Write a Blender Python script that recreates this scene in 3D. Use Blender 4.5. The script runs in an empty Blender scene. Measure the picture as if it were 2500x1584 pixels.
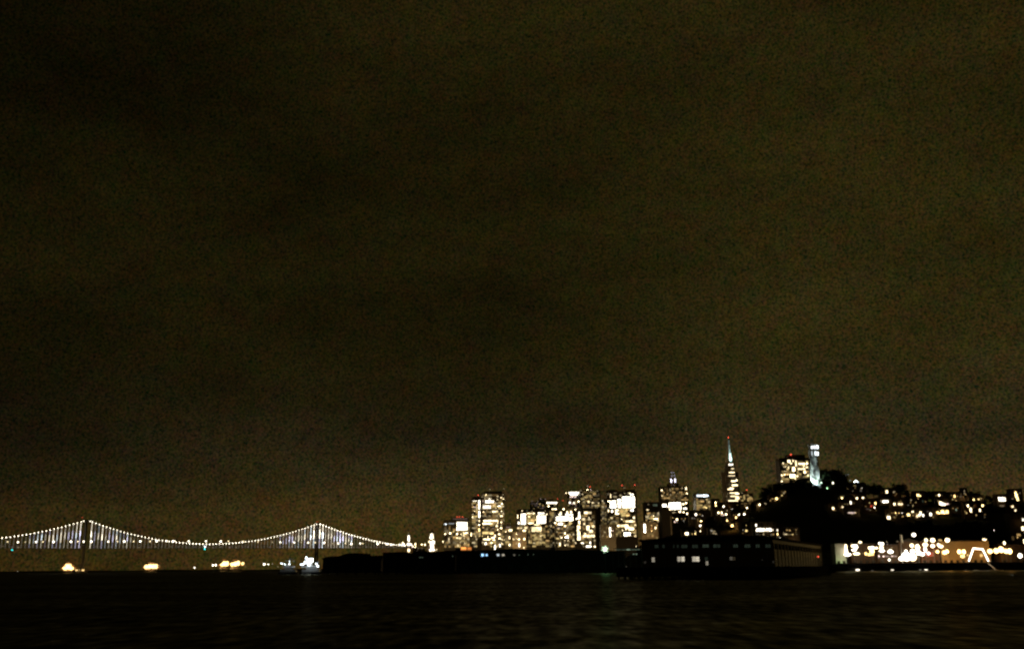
import bpy, bmesh, math, random
from mathutils import Vector, Matrix
R = math.radians
random.seed(7)
S = bpy.context.scene
C = S.collection

# ------------------------------------------------------------------ camera
F = 2430.0                                   # focal length in photo pixels (2500 wide)
PITCH, ROLL = math.atan(594 / F), R(-0.42)
CAM_Z = 5.0
cd = bpy.data.cameras.new('camera'); cam = bpy.data.objects.new('camera', cd); C.objects.link(cam)
RM = Matrix.Rotation(math.pi / 2 + PITCH, 3, 'X') @ Matrix.Rotation(ROLL, 3, 'Z')
cam.matrix_world = Matrix.Translation((0, 0, CAM_Z)) @ RM.to_4x4()
cd.sensor_width = 36; cd.lens = 36 * F / 2500
cd.clip_end = 60000; cd.clip_start = 0.5
cd.dof.use_dof = True; cd.dof.focus_distance = 10; cd.dof.aperture_fstop = 2.1
S.camera = cam

def ray(u, v): return RM @ Vector(((u - 1250) / F, (792 - v) / F, -1))
def at(u, v, D):
    d = ray(u, v); return Vector((0, 0, CAM_Z)) + d * (D / d.y)

# ------------------------------------------------------------------ world: overcast night sky lit by the city
W = bpy.data.worlds.new('World'); S.world = W; W.use_nodes = True
nt = W.node_tree; nt.nodes.clear()
def N(t, **k):
    n = nt.nodes.new(t)
    for a, b in k.items(): setattr(n, a, b)
    return n
L = nt.links.new
def M(op, a, b):
    n = N('ShaderNodeMath', operation=op)
    for i, x in enumerate((a, b)):
        if isinstance(x, (int, float)): n.inputs[i].default_value = x
        else: L(x, n.inputs[i])
    return n.outputs[0]
SEED = (.3, .0, .45)
tc = N('ShaderNodeTexCoord'); sep = N('ShaderNodeSeparateXYZ'); L(tc.outputs['Generated'], sep.inputs[0])
cr = N('ShaderNodeValToRGB'); L(sep.outputs[2], cr.inputs[0]); e = cr.color_ramp.elements
SKY = [(0, (.050, .0315, .0068)), (.05, (.040, .0262, .0066)), (.085, (.0215, .0155, .0048)), (.12, (.0138, .0104, .0036)), (.20, (.0122, .0094, .0022)), (.35, (.0122, .0094, .0020)), (.6, (.0118, .0089, .0020))]
e[0].position, e[0].color = SKY[0][0], SKY[0][1] + (1,); e[1].position, e[1].color = SKY[-1][0], SKY[-1][1] + (1,)
for p, c in SKY[1:-1]:
    k = e.new(p); k.color = c + (1,)
mr = N('ShaderNodeMapRange'); L(sep.outputs[0], mr.inputs[0])
for i, x in enumerate((-.45, .40, .56, 1.42)): mr.inputs[i + 1].default_value = x
mp = N('ShaderNodeMapping'); mp.inputs['Scale'].default_value = (1, 1, 2.6); mp.inputs['Rotation'].default_value = (0, R(-24), 0); mp.inputs['Location'].default_value = SEED; L(tc.outputs['Generated'], mp.inputs[0])
cl = N('ShaderNodeTexNoise'); cl.inputs['Scale'].default_value = 2.6; cl.inputs['Detail'].default_value = 5; cl.inputs['Roughness'].default_value = .55; L(mp.outputs[0], cl.inputs[0])
fi = N('ShaderNodeTexNoise'); fi.inputs['Scale'].default_value = 500; fi.inputs['Detail'].default_value = 3; L(tc.outputs['Generated'], fi.inputs[0])
f2 = N('ShaderNodeTexNoise'); f2.inputs['Scale'].default_value = 60; f2.inputs['Detail'].default_value = 2; L(tc.outputs['Generated'], f2.inputs[0])
cloud = M('MAXIMUM', M('ADD', M('MULTIPLY', cl.outputs[0], 2.6), -.28), .3)
def lobe(u, v, pw, gain):                      # glow of the lit town on the cloud, about one direction
    d = ray(u, v).normalized(); n = N('ShaderNodeVectorMath', operation='DOT_PRODUCT'); L(tc.outputs['Generated'], n.inputs[0]); n.inputs[1].default_value = d
    return M('MULTIPLY', M('POWER', M('MAXIMUM', n.outputs['Value'], 0), pw), gain)
mb = N('ShaderNodeMapRange'); L(sep.outputs[1], mb.inputs[0])          # open dark bay behind the viewer
for i, x in enumerate((-.3, .6, .25, 1.0)): mb.inputs[i + 1].default_value = x
amt = M('MULTIPLY', M('MULTIPLY', cloud, mr.outputs[0]), mb.outputs[0])
def V(op, a, b):
    n = N('ShaderNodeVectorMath', operation=op)
    for i, x in enumerate((a, b)):
        if isinstance(x, tuple): n.inputs[i].default_value = x
        else: L(x, n.inputs[i])
    return n.outputs[0]
g0 = V('ADD', V('MULTIPLY', fi.outputs['Color'], (1.7, 1.3, 1.7)), (-.85, -.65, -.85))
lum = N('ShaderNodeCombineXYZ'); lf = M('ADD', M('MULTIPLY', fi.outputs[0], 2.6), -.3)
for i in range(3): L(lf, lum.inputs[i])
g1 = V('ADD', g0, lum.outputs[0])
g2 = V('ADD', V('MULTIPLY', f2.outputs['Color'], (.8, .6, .8)), (.6, .7, .6))
col = V('MULTIPLY', V('MULTIPLY', cr.outputs[0], g1), g2)
vs = N('ShaderNodeVectorMath', operation='SCALE'); L(col, vs.inputs[0]); L(M('ADD', amt, M('ADD', lobe(1800, 1120, 90, .55), M('ADD', lobe(1800, 250, 26, .42), lobe(640, 1260, 75, .22)))), vs.inputs['Scale'])
sk = N('ShaderNodeTexSky'); sk.sky_type = 'NISHITA'; sk.sun_disc = False; sk.sun_elevation = R(-9); sk.sun_rotation = R(200)
b1 = N('ShaderNodeBackground'); L(vs.outputs[0], b1.inputs[0]); b1.inputs[1].default_value = 1.0
b2 = N('ShaderNodeBackground'); L(sk.outputs[0], b2.inputs[0]); b2.inputs[1].default_value = .002
ad = N('ShaderNodeAddShader'); L(b1.outputs[0], ad.inputs[0]); L(b2.outputs[0], ad.inputs[1])
wo = N('ShaderNodeOutputWorld'); L(ad.outputs[0], wo.inputs[0])

S.view_settings.view_transform = 'Standard'; S.view_settings.look = 'None'
S.view_settings.exposure = 0; S.view_settings.gamma = 1
S.cycles.max_bounces = 4; S.cycles.sample_clamp_indirect = 1.5
S.cycles.use_denoising = True; S.cycles.filter_width = 1.8      # soft small-sensor optics

# ------------------------------------------------------------------ materials
MATS = {}
def surf(name, c, rough=.7, c2=None, scale=1.0, kind='noise'):
    if name in MATS: return MATS[name]
    m = bpy.data.materials.new(name); m.use_nodes = True; t = m.node_tree
    b = t.nodes['Principled BSDF']; b.inputs['Roughness'].default_value = rough; b.inputs['Specular IOR Level'].default_value = .2 if rough < .88 else 0
    co = t.nodes.new('ShaderNodeTexCoord')
    if kind == 'storey':                       # storeys of dark glass between spandrels
        x = t.nodes.new('ShaderNodeTexBrick'); x.offset = 0
        mpp = t.nodes.new('ShaderNodeMapping'); mpp.inputs['Rotation'].default_value = (R(90), 0, 0)
        t.links.new(co.outputs['Object'], mpp.inputs[0]); t.links.new(mpp.outputs[0], x.inputs[0])
        x.inputs['Color1'].default_value = c2 + (1,); x.inputs['Color2'].default_value = tuple(.6 * k for k in c2) + (1,)
        x.inputs['Mortar'].default_value = c + (1,); x.inputs['Scale'].default_value = 1
        x.inputs['Brick Width'].default_value = 3.2; x.inputs['Row Height'].default_value = 3.9; x.inputs['Mortar Size'].default_value = .5
        t.links.new(x.outputs[0], b.inputs['Base Color'])
    else:
        x = t.nodes.new('ShaderNodeTexNoise'); x.inputs['Scale'].default_value = scale; x.inputs['Detail'].default_value = 5
        t.links.new(co.outputs['Object'], x.inputs[0])
        r = t.nodes.new('ShaderNodeValToRGB'); t.links.new(x.outputs[0], r.inputs[0])
        c2 = c2 or tuple(.6 * k for k in c)
        r.color_ramp.elements[0].position = .35; r.color_ramp.elements[1].position = .65
        r.color_ramp.elements[0].color = c2 + (1,); r.color_ramp.elements[1].color = c + (1,)
        t.links.new(r.outputs[0], b.inputs['Base Color'])
    MATS[name] = m; return m
COL = dict(w=(1, .79, .44), y=(1, .72, .27), k=(.68, 1, .92), c=(.84, .95, 1), n=(1, .89, .68), p=(1, .74, .66), r=(1, .10, .05), o=(1, .33, .07),
           v=(.80, .76, 1), g=(.72, 1, .68), b=(.36, .66, 1), t=(.02, .85, .80), a=(1, .62, .22))
def glow(col, E):
    q = max(-14, min(16, round(math.log(max(E, 1e-3)) / math.log(1.32))))
    key = ('lit', col, q)
    if key in MATS: return MATS[key]
    m = bpy.data.materials.new('lit_%s_%d' % (col, q + 14)); m.use_nodes = True; t = m.node_tree
    b = t.nodes['Principled BSDF']; b.inputs['Base Color'].default_value = (.1, .1, .1, 1)
    b.inputs['Emission Color'].default_value = COL[col] + (1,); b.inputs['Emission Strength'].default_value = 1.32 ** q
    m.cycles.emission_sampling = 'NONE'
    MATS[key] = m; return m
concrete = surf('concrete', (.26, .24, .21), .8, scale=.4)
glassw = surf('office_facade', (.20, .18, .15), .5, (.03, .033, .035), kind='storey')
dark = surf('dark_timber', (.05, .045, .04), .8, scale=.6)
surf('shaded_timber', (.014, .013, .012), .9, scale=.8)  # shade put into the colour, keeps fender and lamp post dark
roofm = surf('tar_roof', (.06, .055, .05), .9, scale=.3)
steel = surf('painted_steel', (.20, .20, .20), .6, scale=.8)
stucco = surf('stucco', (.30, .26, .21), .8, scale=.3)
pale = surf('pale_render', (.62, .58, .50), .8, (.52, .48, .41), scale=.3)
white = surf('white_paint', (.75, .75, .74), .5, (.62, .62, .6), scale=.5)
leafm = surf('leaves', (.07, .09, .035), .8, (.035, .05, .02), scale=.5)
barkm = surf('bark', (.08, .06, .045), .9, scale=2)
soil = surf('hill_soil', (.07, .065, .04), .95, (.035, .04, .02), scale=.02)
asphalt = surf('asphalt', (.055, .052, .05), .9, scale=.05)

# ------------------------------------------------------------------ mesh helpers
def box(bm, x0, x1, y0, y1, z0, z1):
    v = [bm.verts.new(p) for p in ((x0, y0, z0), (x1, y0, z0), (x1, y1, z0), (x0, y1, z0), (x0, y0, z1), (x1, y0, z1), (x1, y1, z1), (x0, y1, z1))]
    for f in ((3, 2, 1, 0), (4, 5, 6, 7), (0, 1, 5, 4), (1, 2, 6, 5), (2, 3, 7, 6), (3, 0, 4, 7)): bm.faces.new([v[i] for i in f])
def lathe(bm, prof, n=16, cx=0, cy=0, flute=0):
    rings = []
    for r, z in prof:
        rings.append([bm.verts.new((cx + r * (1 - flute * (k % 2)) * math.cos(2 * math.pi * k / n), cy + r * (1 - flute * (k % 2)) * math.sin(2 * math.pi * k / n), z)) for k in range(n)])
    for a, b in zip(rings, rings[1:]):
        for k in range(n): bm.faces.new((a[k], a[(k + 1) % n], b[(k + 1) % n], b[k]))
    bm.faces.new(rings[0][::-1]); bm.faces.new(rings[-1])
def tube(bm, pts, r, n=6):
    rings = []
    for i, p in enumerate(pts):
        p = Vector(p); a = Vector(pts[max(i - 1, 0)]); b = Vector(pts[min(i + 1, len(pts) - 1)])
        d = (b - a).normalized(); s = d.cross(Vector((0, 1, .01)) if abs(d.y) < .9 else Vector((1, 0, 0))).normalized(); q = d.cross(s)
        rr = r[i] if isinstance(r, (list, tuple)) else r
        rings.append([bm.verts.new(p + (s * math.cos(2 * math.pi * k / n) + q * math.sin(2 * math.pi * k / n)) * rr) for k in range(n)])
    for a, b in zip(rings, rings[1:]):
        for k in range(n): bm.faces.new((a[k], a[(k + 1) % n], b[(k + 1) % n], b[k]))
    bm.faces.new(rings[0][::-1]); bm.faces.new(rings[-1])
def mesh(name, bm, m):
    bmesh.ops.recalc_face_normals(bm, faces=bm.faces)
    me = bpy.data.meshes.new(name); bm.to_mesh(me); bm.free()
    if m: me.materials.append(m)
    return me
def obj(name, bm, m, parent=None, loc=(0, 0, 0)):
    o = bpy.data.objects.new(name, bm if isinstance(bm, bpy.types.Mesh) else mesh(name, bm, m)); C.objects.link(o)
    o.location = loc; o.parent = parent; return o
def part(name, m, parent, *boxes):
    bm = bmesh.new()
    for b in boxes: box(bm, *b)
    return obj(name, bm, m, parent)
def tag(o, label, cat, group=None, kind=None):
    if label: o['label'] = label
    if cat: o['category'] = cat
    if group: o['group'] = group
    if kind: o['kind'] = kind
    return o
def thing(name, label, cat, loc=(0, 0, 0), yaw=0, group=None):
    o = bpy.data.objects.new(name, None); C.objects.link(o); o.location = loc; o.rotation_euler = (0, 0, yaw)
    return tag(o, label, cat, group)
UNIT = {}
def unit(shape, mat):
    k = (shape, mat.name)
    if k not in UNIT:
        bm = bmesh.new()
        if shape == 'pane': box(bm, -.5, .5, -.5, .5, -.5, .5)
        else: bmesh.ops.create_icosphere(bm, subdivisions=2, radius=.5)
        UNIT[k] = mesh(shape, bm, mat)
    return UNIT[k]
def lit(name, shape, col, E, size, loc, parent):
    o = bpy.data.objects.new(name, unit(shape, glow(col, E))); C.objects.link(o)
    o.parent = parent; o.location = loc; o.scale = size; return o

# blur of the lens in photo pixels, used to choose how strong a light must be
BL = 4.3
VAL = {4: 4.6, 3.7: 3.4, 3.5: 2.6, 3.3: 2.0, 3: 1.55, 2.7: 1.15, 2.5: .9, 2: .52, 1.7: .38, 1.5: .29, 1.3: .23, 1.2: .2, 1: .14, .8: .1, .7: .085, .6: .07, .5: .055, .4: .042, .3: .03}
def val(lv):
    ks = sorted(VAL)
    for x, y in zip(ks, ks[1:]):
        if lv <= y: return VAL[x] + (VAL[y] - VAL[x]) * (lv - x) / (y - x)
    return VAL[4]
def strength(lv, w, h):
    return min(60, val(lv) / min(1, w * h / (.785 * BL * BL)))

# ------------------------------------------------------------------ terrain
def interp(tab, x):
    if x <= tab[0][0]: return tab[0][1]
    for (a, p), (b, q) in zip(tab, tab[1:]):
        if x <= b:
            t = (x - a) / (b - a); t = t * t * (3 - 2 * t) * .5 + t * .5; return p + (q - p) * t
    return tab[-1][1]
def ridge(D, pts):
    out = []
    for u, v in pts:
        p = at(u, v, D); out.append((p.x, max(0, p.z)))
    return out
R1 = ridge(1230, [(1500, 1386), (1545, 1352), (1580, 1334), (1640, 1306), (1700, 1272), (1760, 1252), (1820, 1236), (1860, 1222), (1900, 1206), (1940, 1196), (1990, 1190), (2040, 1198), (2080, 1228), (2140, 1275), (2200, 1302), (2300, 1326), (2450, 1345), (2700, 1375)])
R2 = ridge(1600, [(1950, 1375), (2010, 1300), (2060, 1240), (2110, 1222), (2200, 1224), (2300, 1228), (2400, 1234), (2480, 1228), (2600, 1222), (2900, 1280)])
def wob(x, y): return 1 + .035 * math.sin(x * .043 + 1.3) * math.cos(y * .051) + .02 * math.sin(x * .11 + y * .07)
def h1(x, y): return interp(R1, x) * math.exp(-((y - 1230) / (190 if y < 1230 else 170)) ** 2) * wob(x, y)
def h2(x, y): return interp(R2, x) * math.exp(-((y - 1600) / (260 if y < 1600 else 300)) ** 2) * wob(x, y)
def gz(x, y): return max(3, h1(x, y), h2(x, y))
def terrain(name, h, x0, x1, y0, y1, nx, ny):
    bm = bmesh.new(); g = []
    for j in range(ny + 1):
        g.append([])
        for i in range(nx + 1):
            x = x0 + (x1 - x0) * i / nx; y = y0 + (y1 - y0) * j / ny
            edge = i in (0, nx) or j in (0, ny)
            g[j].append(bm.verts.new((x, y, 1 if edge else max(2.5, h(x, y)) + random.uniform(-.4, .4))))
    for j in range(ny):
        for i in range(nx): bm.faces.new((g[j][i], g[j][i + 1], g[j + 1][i + 1], g[j + 1][i]))
    return tag(obj(name, bm, soil), None, None, kind='structure')
terrain('hill', h1, 130, 760, 960, 1560, 90, 70)
terrain('hillside', h2, 420, 1150, 1160, 2150, 70, 60)

bm = bmesh.new()
land = [(-110, 1050), (150, 1050), (230, 960), (276, 906), (640, 906), (1500, 930), (6000, 1500), (6000, 8800), (-420, 8800), (-420, 3620), (-250, 2000)]
bm.faces.new([bm.verts.new((x, y, 3.0)) for x, y in land]); bmesh.ops.recalc_face_normals(bm, faces=bm.faces)
r_ = bmesh.ops.extrude_face_region(bm, geom=list(bm.faces))
for v in r_['geom']:
    if isinstance(v, bmesh.types.BMVert): v.co.z = -4
tag(obj('ground', bm, asphalt), None, None, kind='structure')

# water: one sheet to the horizon
wm = bpy.data.materials.new('bay_water'); wm.use_nodes = True; t = wm.node_tree; t.nodes.remove(t.nodes['Principled BSDF'])
wd = t.nodes.new('ShaderNodeBsdfDiffuse'); wd.inputs['Color'].default_value = (.006, .006, .004, 1)
b = t.nodes.new('ShaderNodeBsdfGlossy'); b.inputs['Color'].default_value = (1, .96, .72, 1); b.inputs['Roughness'].default_value = .36
wx = t.nodes.new('ShaderNodeMixShader'); wx.inputs[0].default_value = .16; t.links.new(wd.outputs[0], wx.inputs[1]); t.links.new(b.outputs[0], wx.inputs[2])
t.links.new(wx.outputs[0], t.nodes['Material Output'].inputs['Surface'])
co = t.nodes.new('ShaderNodeTexCoord'); prev = None
for sc, di, st in ((.045, 6.0, 1), (.16, 2.2, 1), (.55, .8, 1)):
    mpp = t.nodes.new('ShaderNodeMapping'); mpp.inputs['Scale'].default_value = (.7, 1.3, 1); t.links.new(co.outputs['Object'], mpp.inputs[0])
    nz = t.nodes.new('ShaderNodeTexNoise'); nz.inputs['Scale'].default_value = sc; nz.inputs['Detail'].default_value = 3; t.links.new(mpp.outputs[0], nz.inputs[0])
    bp = t.nodes.new('ShaderNodeBump'); bp.inputs['Strength'].default_value = st; bp.inputs['Distance'].default_value = di
    t.links.new(nz.outputs[0], bp.inputs['Height'])
    if prev: t.links.new(prev.outputs[0], bp.inputs['Normal'])
    prev = bp
t.links.new(prev.outputs[0], b.inputs['Normal'])
# patches of ripples that turn towards the sky, and slick ones that do not
mp2_ = t.nodes.new('ShaderNodeMapping'); mp2_.inputs['Scale'].default_value = (.8, .22, 1); t.links.new(co.outputs['Object'], mp2_.inputs[0])
mp_ = t.nodes.new('ShaderNodeMapping'); mp_.inputs['Scale'].default_value = (.5, 1, 1); t.links.new(co.outputs['Object'], mp_.inputs[0]); acc = None
for sc, wgt in ((.016, .42), (.12, .4), (.8, .75)):
    nz = t.nodes.new('ShaderNodeTexNoise'); nz.inputs['Scale'].default_value = sc; nz.inputs['Detail'].default_value = 4; t.links.new(mp_.outputs[0] if sc < .5 else mp2_.outputs[0], nz.inputs[0])
    r = t.nodes.new('ShaderNodeMapRange'); t.links.new(nz.outputs[0], r.inputs[0])
    for i, x in enumerate((.3, .7, 0, wgt)): r.inputs[i + 1].default_value = x
    if acc is None: acc = r.outputs[0]
    else:
        s_ = t.nodes.new('ShaderNodeMath'); s_.operation = 'ADD'; t.links.new(acc, s_.inputs[0]); t.links.new(r.outputs[0], s_.inputs[1]); acc = s_.outputs[0]
s_ = t.nodes.new('ShaderNodeMath'); s_.operation = 'POWER'; t.links.new(acc, s_.inputs[0]); s_.inputs[1].default_value = 2.4
s2 = t.nodes.new('ShaderNodeMath'); s2.operation = 'MULTIPLY'; t.links.new(s_.outputs[0], s2.inputs[0]); s2.inputs[1].default_value = .30; t.links.new(s2.outputs[0], wx.inputs[0])
bm = bmesh.new(); bm.faces.new([bm.verts.new(p) for p in ((-14000, -280, 0), (14000, -280, 0), (14000, 8900, 0), (-14000, 8900, 0))])
tag(obj('water', bm, wm), None, None, kind='structure')
bm = bmesh.new()
prev = None
for i in range(61):
    x = -9000 + i * 140; zt = 4 + 7 * abs(math.sin(i * 1.7) * math.cos(i * .53))
    ring = [bm.verts.new(p) for p in ((x, 7000, -1), (x, 7020, zt), (x, 7400, zt + 2), (x, 7420, -1))]
    if prev:
        for k in range(3): bm.faces.new((prev[k], ring[k], ring[k + 1], prev[k + 1]))
    prev = ring
tag(obj('far_shore', bm, soil), None, None, kind='structure')

def lamp_light(kind, loc, power, col, parent=None, target=None, size=.5, angle=60, blend=.6):
    d = bpy.data.lights.new('lamp_light', kind); d.energy = power; d.color = col
    if kind == 'SPOT': d.spot_size = R(angle); d.spot_blend = blend
    if kind in ('POINT', 'SPOT'): d.shadow_soft_size = size
    o = bpy.data.objects.new('lamp_light', d); C.objects.link(o); o.location = loc; o.parent = parent
    if target is not None:
        o.rotation_euler = (Vector(target) - Vector(loc)).to_track_quat('-Z', 'Y').to_euler()
    return o

# ------------------------------------------------------------------ facades: lit windows on a wall plane
ALLOW = 100
def onplane(u, v, O, yaw):
    n = Vector((-math.sin(yaw), math.cos(yaw), 0)); e = Vector((math.cos(yaw), math.sin(yaw), 0))
    d = ray(u, v); o = Vector((0, 0, CAM_Z)); t = (O - o).dot(n) / d.dot(n); p = o + d * t
    return (p - O).dot(e), p.z - O.z, t * F / d.length * 0 + (p - o).length
def windows(root, O, yaw, blobs=(), blocks=(), fills=(), y=0.0, shape='pane', name='lit_window', floor=3.9, bay=4.0):
    """blobs (u,v,w,h,level,colour): single windows; blocks (u0,v0,u1,v1,level,colour,share): lit storeys."""
    rows = []
    for q in blobs:
        u, v, w, h, lv, c = (tuple(q) + ('w',))[:6]
        x, z, d = onplane(u, v, O, yaw); k = d / F
        wt, ht = max(1.7, w - 4.2), max(1.7, h - 4.2)
        rows.append((lv * 10 + wt, c, strength(lv, wt, ht), x, z, wt * k, ht * k))
    for q in list(blocks) + list(fills):
        u0, v0, u1, v1, lv, c, share = q
        dimfill = q in fills
        if dimfill: share = min(.85, share * 1.25)  # dim windows packed denser to stand in for the glow between lights
        xa, za, d = onplane((u0 + u1) / 2, v1, O, yaw); _, zb, _ = onplane((u0 + u1) / 2, v0, O, yaw)
        x0, _, _ = onplane(u0, (v0 + v1) / 2, O, yaw); x1, _, _ = onplane(u1, (v0 + v1) / 2, O, yaw); k = d / F
        if not dimfill:
            sx, sz = min(1.9 * k, (x1 - x0) * .35), min(1.7 * k, (zb - za) * .32); x0 += sx; x1 -= sx; za += sz; zb -= sz
        nf = max(1, round((zb - za) / floor)); nb = max(1, round((x1 - x0) / bay)); fh = (zb - za) / nf; bw = (x1 - x0) / nb
        for f in range(nf):
            i = 0
            while i < nb:
                if random.random() > share: i += 1; continue
                n = 1
                while i + n < nb and n < 2 and random.random() < share * .6: n += 1
                hh = min(fh * .8, 3.1) if nf > 1 else fh * .9
                ww = n * bw - min(.9, bw * .18)
                vv = val(lv) * random.uniform(.4, 1.35) if not dimfill else val(lv) * random.choice((1.0, 1.6, 2.4, 4, 7))
                cover = .72 if nf > 1 else min(1, fh / k / BL * 1.2)
                if min(ww / k, BL) * min(hh / k, BL) < BL * BL * .45 and dimfill: cover = .42
                rows.append(((lv if not dimfill else 0) * 10 + ww * .05, random.choice((c, c, c, 'w' if c == 'y' else c)) if not dimfill else random.choice((c, 'y', 'a')), min(40, vv / cover), x0 + (i + n / 2) * bw, za + (f + .5) * fh, ww, hh))
                i += n
    rows.sort(key=lambda r: -r[0])
    for r in rows[:ALLOW]:
        lit(name, shape, r[1], r[2], (r[5], .3 if shape == 'pane' else min(r[5], r[6]), r[6]), (r[3], y, r[4]), root)
    rest = rows[ALLOW:]
    if rest:
        bm = bmesh.new(); mats = []
        for r in rest:
            m = glow(r[1], r[2])
            if m not in mats: mats.append(m)
            n0 = len(bm.faces); box(bm, r[3] - r[5] / 2, r[3] + r[5] / 2, y - .15, y + .15, r[4] - r[6] / 2, r[4] + r[6] / 2)
            bm.faces.ensure_lookup_table()
            for f in bm.faces[n0:]: f.material_index = mats.index(m)
        me = bpy.data.meshes.new(name); bm.to_mesh(me); bm.free()
        for m in mats: me.materials.append(m)
        o = obj(name, me, None, root); o['kind'] = 'stuff'

def beacons(root, O, yaw, pts, y=4.0):
    for q in pts:
        u, v = q[:2]; lv = q[2] if len(q) > 2 else 2.5; c = q[3] if len(q) > 3 else 'r'
        x, z, d = onplane(u, v, O, yaw); k = d / F
        lit('beacon', 'globe', c, strength(lv, 2, 2) * .8, (2.2 * k,) * 3, (x, y, z), root)
        yield x, z

def tower(name, label, u0, u1, vtop, D, depth, yaw=0, base=3.0, blobs=(), blocks=(), fills=(), red=(), pent=None, cat='skyscraper', body=None, steps=(), fin=True, group='downtown towers', bay=4.0):
    """front wall at depth D between photo columns u0..u1, roof at photo row vtop; local y runs back from the front wall."""
    yaw = R(yaw)
    p = at((u0 + u1) / 2, vtop, D); O = Vector((p.x, D, base))
    root = thing(name, label, cat, O, yaw, group)
    x0, zt, _ = onplane(u0, vtop, O, yaw); x1, _, _ = onplane(u1, vtop, O, yaw)
    bm = bmesh.new(); box(bm, x0, x1, 0, depth, 0, zt)
    if fin:                                            # corner piers and thin vertical fins, proud of the wall
        nfin = max(3, int((x1 - x0) / 9)); w = .5
        for i in range(nfin + 1):
            xc = x0 + (x1 - x0) * i / nfin; box(bm, xc - w, xc + w, -.12, .6, 0, zt + 1.2)
    obj('wall', bm, body or glassw, root)
    bm = bmesh.new()
    box(bm, x0 - .3, x1 + .3, .8, depth + .3, zt + .003, zt + 1.0)
    rf = obj('roof', bm, roofm, root)
    hx = (x1 - x0)
    if pent is None: pent = [(.25, .75, 5)]
    for a, b_, h in pent: part('penthouse', concrete, rf, (x0 + hx * a, x0 + hx * b_, depth * .25, depth * .75, zt + 1.003, zt + 1 + h))
    for st in steps:                                   # extra setback volumes (u0,u1,vtop,y0,y1)
        a, _, _ = onplane(st[0], st[2], O, yaw); b_, z_, _ = onplane(st[1], st[2], O, yaw)
        part('setback', body or glassw, root, (a, b_, st[3], st[4], 0, z_))
    pts = list(beacons(root, O, yaw, red))
    for x, z in pts:
        if z > zt + 1: part('mast', steel, root, (x - .25, x + .25, 3.75, 4.25, zt + 1.003, z - .8))
    windows(root, O, yaw, blobs, blocks, fills, bay=bay)
    return root, O, yaw

# -------- downtown, from the left
tower('office_tower', 'broad mid-rise office tower with three red roof lights and one blazing upper block', 1084, 1146, 1270, 2050, 40,
  blobs=[(1087, 1303, 7, 7, 4), (1087, 1296, 4, 4, 1), (1098.7, 1301, 7, 7, 4), (1096, 1317, 5, 14, 3), (1116, 1303, 7, 6, 4), (1126, 1303, 5, 4, 3), (1133, 1306, 7, 10, 3.7), (1134, 1314, 4, 6, 2), (1109, 1321, 10, 5, 1), (1124, 1323, 6, 5, 2), (1134.5, 1325, 6, 5, 2), (1118, 1331, 5, 9, 3), (1144, 1288, 4, 4, 2), (1088, 1279, 9, 6, 3.3, 'c'), (1102, 1277.5, 18, 3, 1.7, 'c')],
  blocks=[(1113, 1272, 1143, 1295, 4, 'n', 1), (1113, 1294, 1121, 1300, 3, 'w', 1), (1129, 1298, 1144, 1303, 4, 'w', 1), (1112, 1309, 1129, 1316, 3.5, 'w', .8), (1104, 1265, 1143, 1268, .7, 'p', 1)],
  fills=[(1105, 1290, 1146, 1336, .7, 'w', .55), (1085, 1282, 1105, 1336, .4, 'w', .4)], red=[(1116, 1261), (1122, 1261), (1129, 1261)], pent=[(.3, .97, 6)])
tower('office_tower', 'slim tower slab with a bright lit edge column and one red roof light', 1151, 1174, 1217, 2150, 30,
  blobs=[(1170, 1271, 4, 9, 3), (1170, 1281, 7, 6, 4), (1170, 1293, 7, 12, 4, 'y'), (1153, 1230, 4, 8, 1.5), (1158.6, 1247, 5, 5, 3), (1153.7, 1261.5, 5, 5, 3.3), (1160, 1270, 4, 4, 1), (1161, 1279, 5, 5, 1), (1150.5, 1304, 4, 12, 4), (1161, 1309, 4, 4, 2)],
  blocks=[(1166, 1219, 1174, 1244.5, 4, 'n', 1), (1166.5, 1245, 1174, 1265, 4, 'n', 1), (1152, 1220, 1167, 1225, 3.5, 'n', 1), (1152, 1235, 1167, 1240, 2.5, 'p', 1)],
  fills=[(1152, 1225, 1167, 1300, .6, 'w', .6), (1152, 1300, 1174, 1335, .6, 'w', .4)], red=[(1167, 1208, 2.5, 'r')], pent=[(.1, .9, 4)])
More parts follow.
